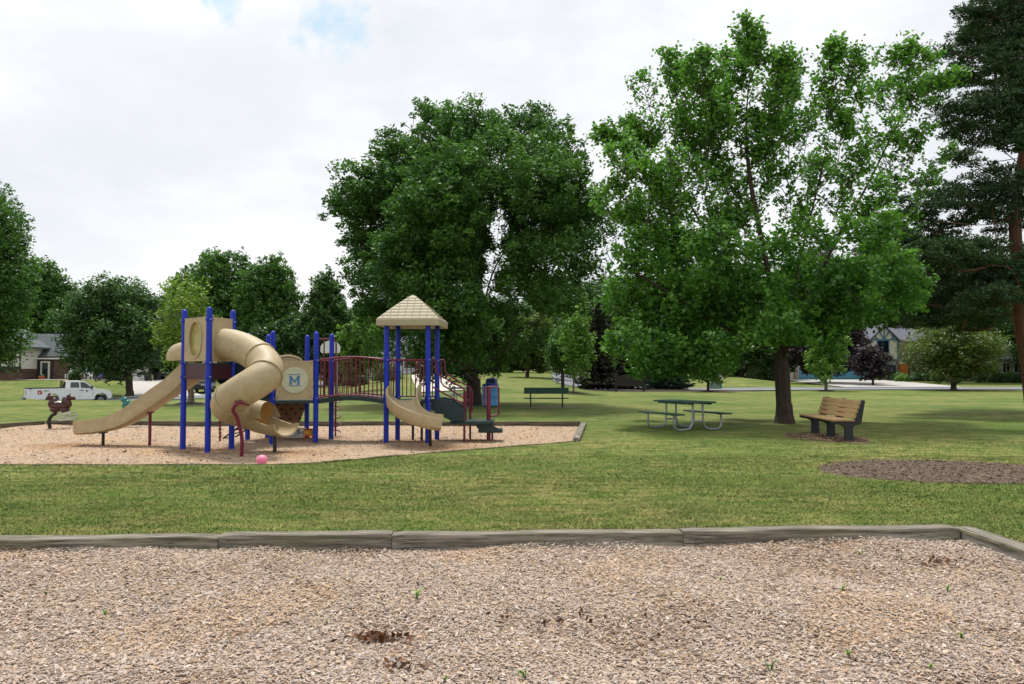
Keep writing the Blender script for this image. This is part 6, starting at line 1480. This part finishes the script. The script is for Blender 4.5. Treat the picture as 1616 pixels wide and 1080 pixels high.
for a, b_ in ((1254,1287),(1304,1357)):
    g_ = wallbox(root, gx(a),gx(b_),-1.62,-1.5,-.3,1.75,MT['bluedoor'],'garage_door'); m = M()
    for i in range(1,4): m.box((gx((a+b_)/2),-1.63,-.3+i*.51),(gx(b_)-gx(a),.02,.03))
    m.build('panel_line', MT['bluetrim'], g_)
for px in (1249,1292,1299,1361): wallbox(root, gx(px)-.22,gx(px)+.22,-1.7,-1.52,-.4,2.1,MT['brickpink'],'pillar')
wallbox(root, gx(1436),gx(1470),.4,.6,6.6,7.2,MT['cream_wall'],'dormer')
# beige house at the far right
Zh = 95.; k = Zh/F; root = empty('beige_house', ((1590-CX)*k,Zh,.45), 'low beige-sided house with paired windows at the right edge', 'house')
wallbox(root,-1.6,9,0,7,-.6,2.6,MT['siding']); gable(root,-1.6,9,0,7,2.6,4.4,MT['roofgrey'],'x'); win(root,-.2,0,1.5,.9,1.1,MT['white_door']); win(root,1.2,0,1.5,.9,1.1,MT['white_door']); win(root,4,0,1.5,1.6,1.1,MT['white_door'],bars=2)

# ------------------------------------------------------------------ light and sky
EL, AZ = math.radians(66), math.radians(-14)     # sun high, behind the trees to the left; azimuth from +Y towards +X
sd = bpy.data.lights.new('sun','SUN'); sun = bpy.data.objects.new('sun', sd); COL.objects.link(sun)
sd.energy = 2.8; sd.angle = math.radians(9); sd.color = (1,.965,.91)
dirv = Vector((math.sin(AZ)*math.cos(EL), math.cos(AZ)*math.cos(EL), math.sin(EL))); sun.rotation_euler = dirv.to_track_quat('Z','Y').to_euler(); sun.location = dirv*60
w = bpy.data.worlds.new('World'); sc.world = w; w.use_nodes = True; nt = w.node_tree; bgn = nt.nodes['Background']; bgn.inputs[1].default_value = .1
sky = nt.nodes.new('ShaderNodeTexSky'); sky.sky_type = 'NISHITA'; sky.sun_disc = False; sky.sun_elevation = EL; sky.sun_rotation = AZ; sky.air_density = 1.2; sky.dust_density = 1.5
tc = nt.nodes.new('ShaderNodeTexCoord'); gen = tc.outputs['Generated']
cl = noise(nt, 2.6, 9, gen, .62, mscale=(1,1,2.4)); cl2 = noise(nt, 2.0, 6, gen, .55, mscale=(1,1,3.0))
shade = ramp(nt, cl, [(.34,(6.25,6.5,6.85,1)),(.48,(7.3,7.45,7.6,1)),(.58,(8.2,8.2,8.2,1))])
shade2 = mixc(nt, ramp(nt, cl2, [(.42,.7),(.54,0.)]), shade, (6.6,6.8,7.1,1))
# small openings of blue in the cloud deck
def opening(px, py, size):
    d = ray(px,py); d = d/np.linalg.norm(d); vm = nt.nodes.new('ShaderNodeVectorMath'); vm.operation = 'DISTANCE'
    vm.inputs[1].default_value = tuple(d); nt.links.new(gen, vm.inputs[0]); ns = noise(nt, 9, 6, gen, .6)
    a = nt.nodes.new('ShaderNodeMath'); a.operation = 'MULTIPLY_ADD'; a.inputs[1].default_value = .22; nt.links.new(ns, a.inputs[0]); nt.links.new(vm.outputs['Value'], a.inputs[2])
    return ramp(nt, a.outputs[0], [(size,1.),(size+.025,0.)])
o1 = opening(542,42,.124); o2 = opening(325,2,.114)
mx = nt.nodes.new('ShaderNodeMath'); mx.operation = 'MAXIMUM'; nt.links.new(o1, mx.inputs[0]); nt.links.new(o2, mx.inputs[1])
mm = nt.nodes.new('ShaderNodeMath'); mm.operation = 'MULTIPLY'; mm.inputs[1].default_value = .75; nt.links.new(mx.outputs[0], mm.inputs[0])
skyb = mixc(nt, 0.0, sky.outputs[0], sky.outputs[0])
blue = mixc(nt, .8, skyb, (4.4,6.3,7.6,1))
fin = mixc(nt, mm.outputs[0], mixc(nt, .93, skyb, shade2), blue)
nt.links.new(fin, bgn.inputs[0])
sc.view_settings.view_transform = 'Standard'; sc.view_settings.look = 'None'; sc.view_settings.exposure = 0.42; sc.view_settings.gamma = 1
sc.cycles.max_bounces = 6; sc.cycles.diffuse_bounces = 3; sc.cycles.transparent_max_bounces = 4
sc.cycles.use_denoising = True
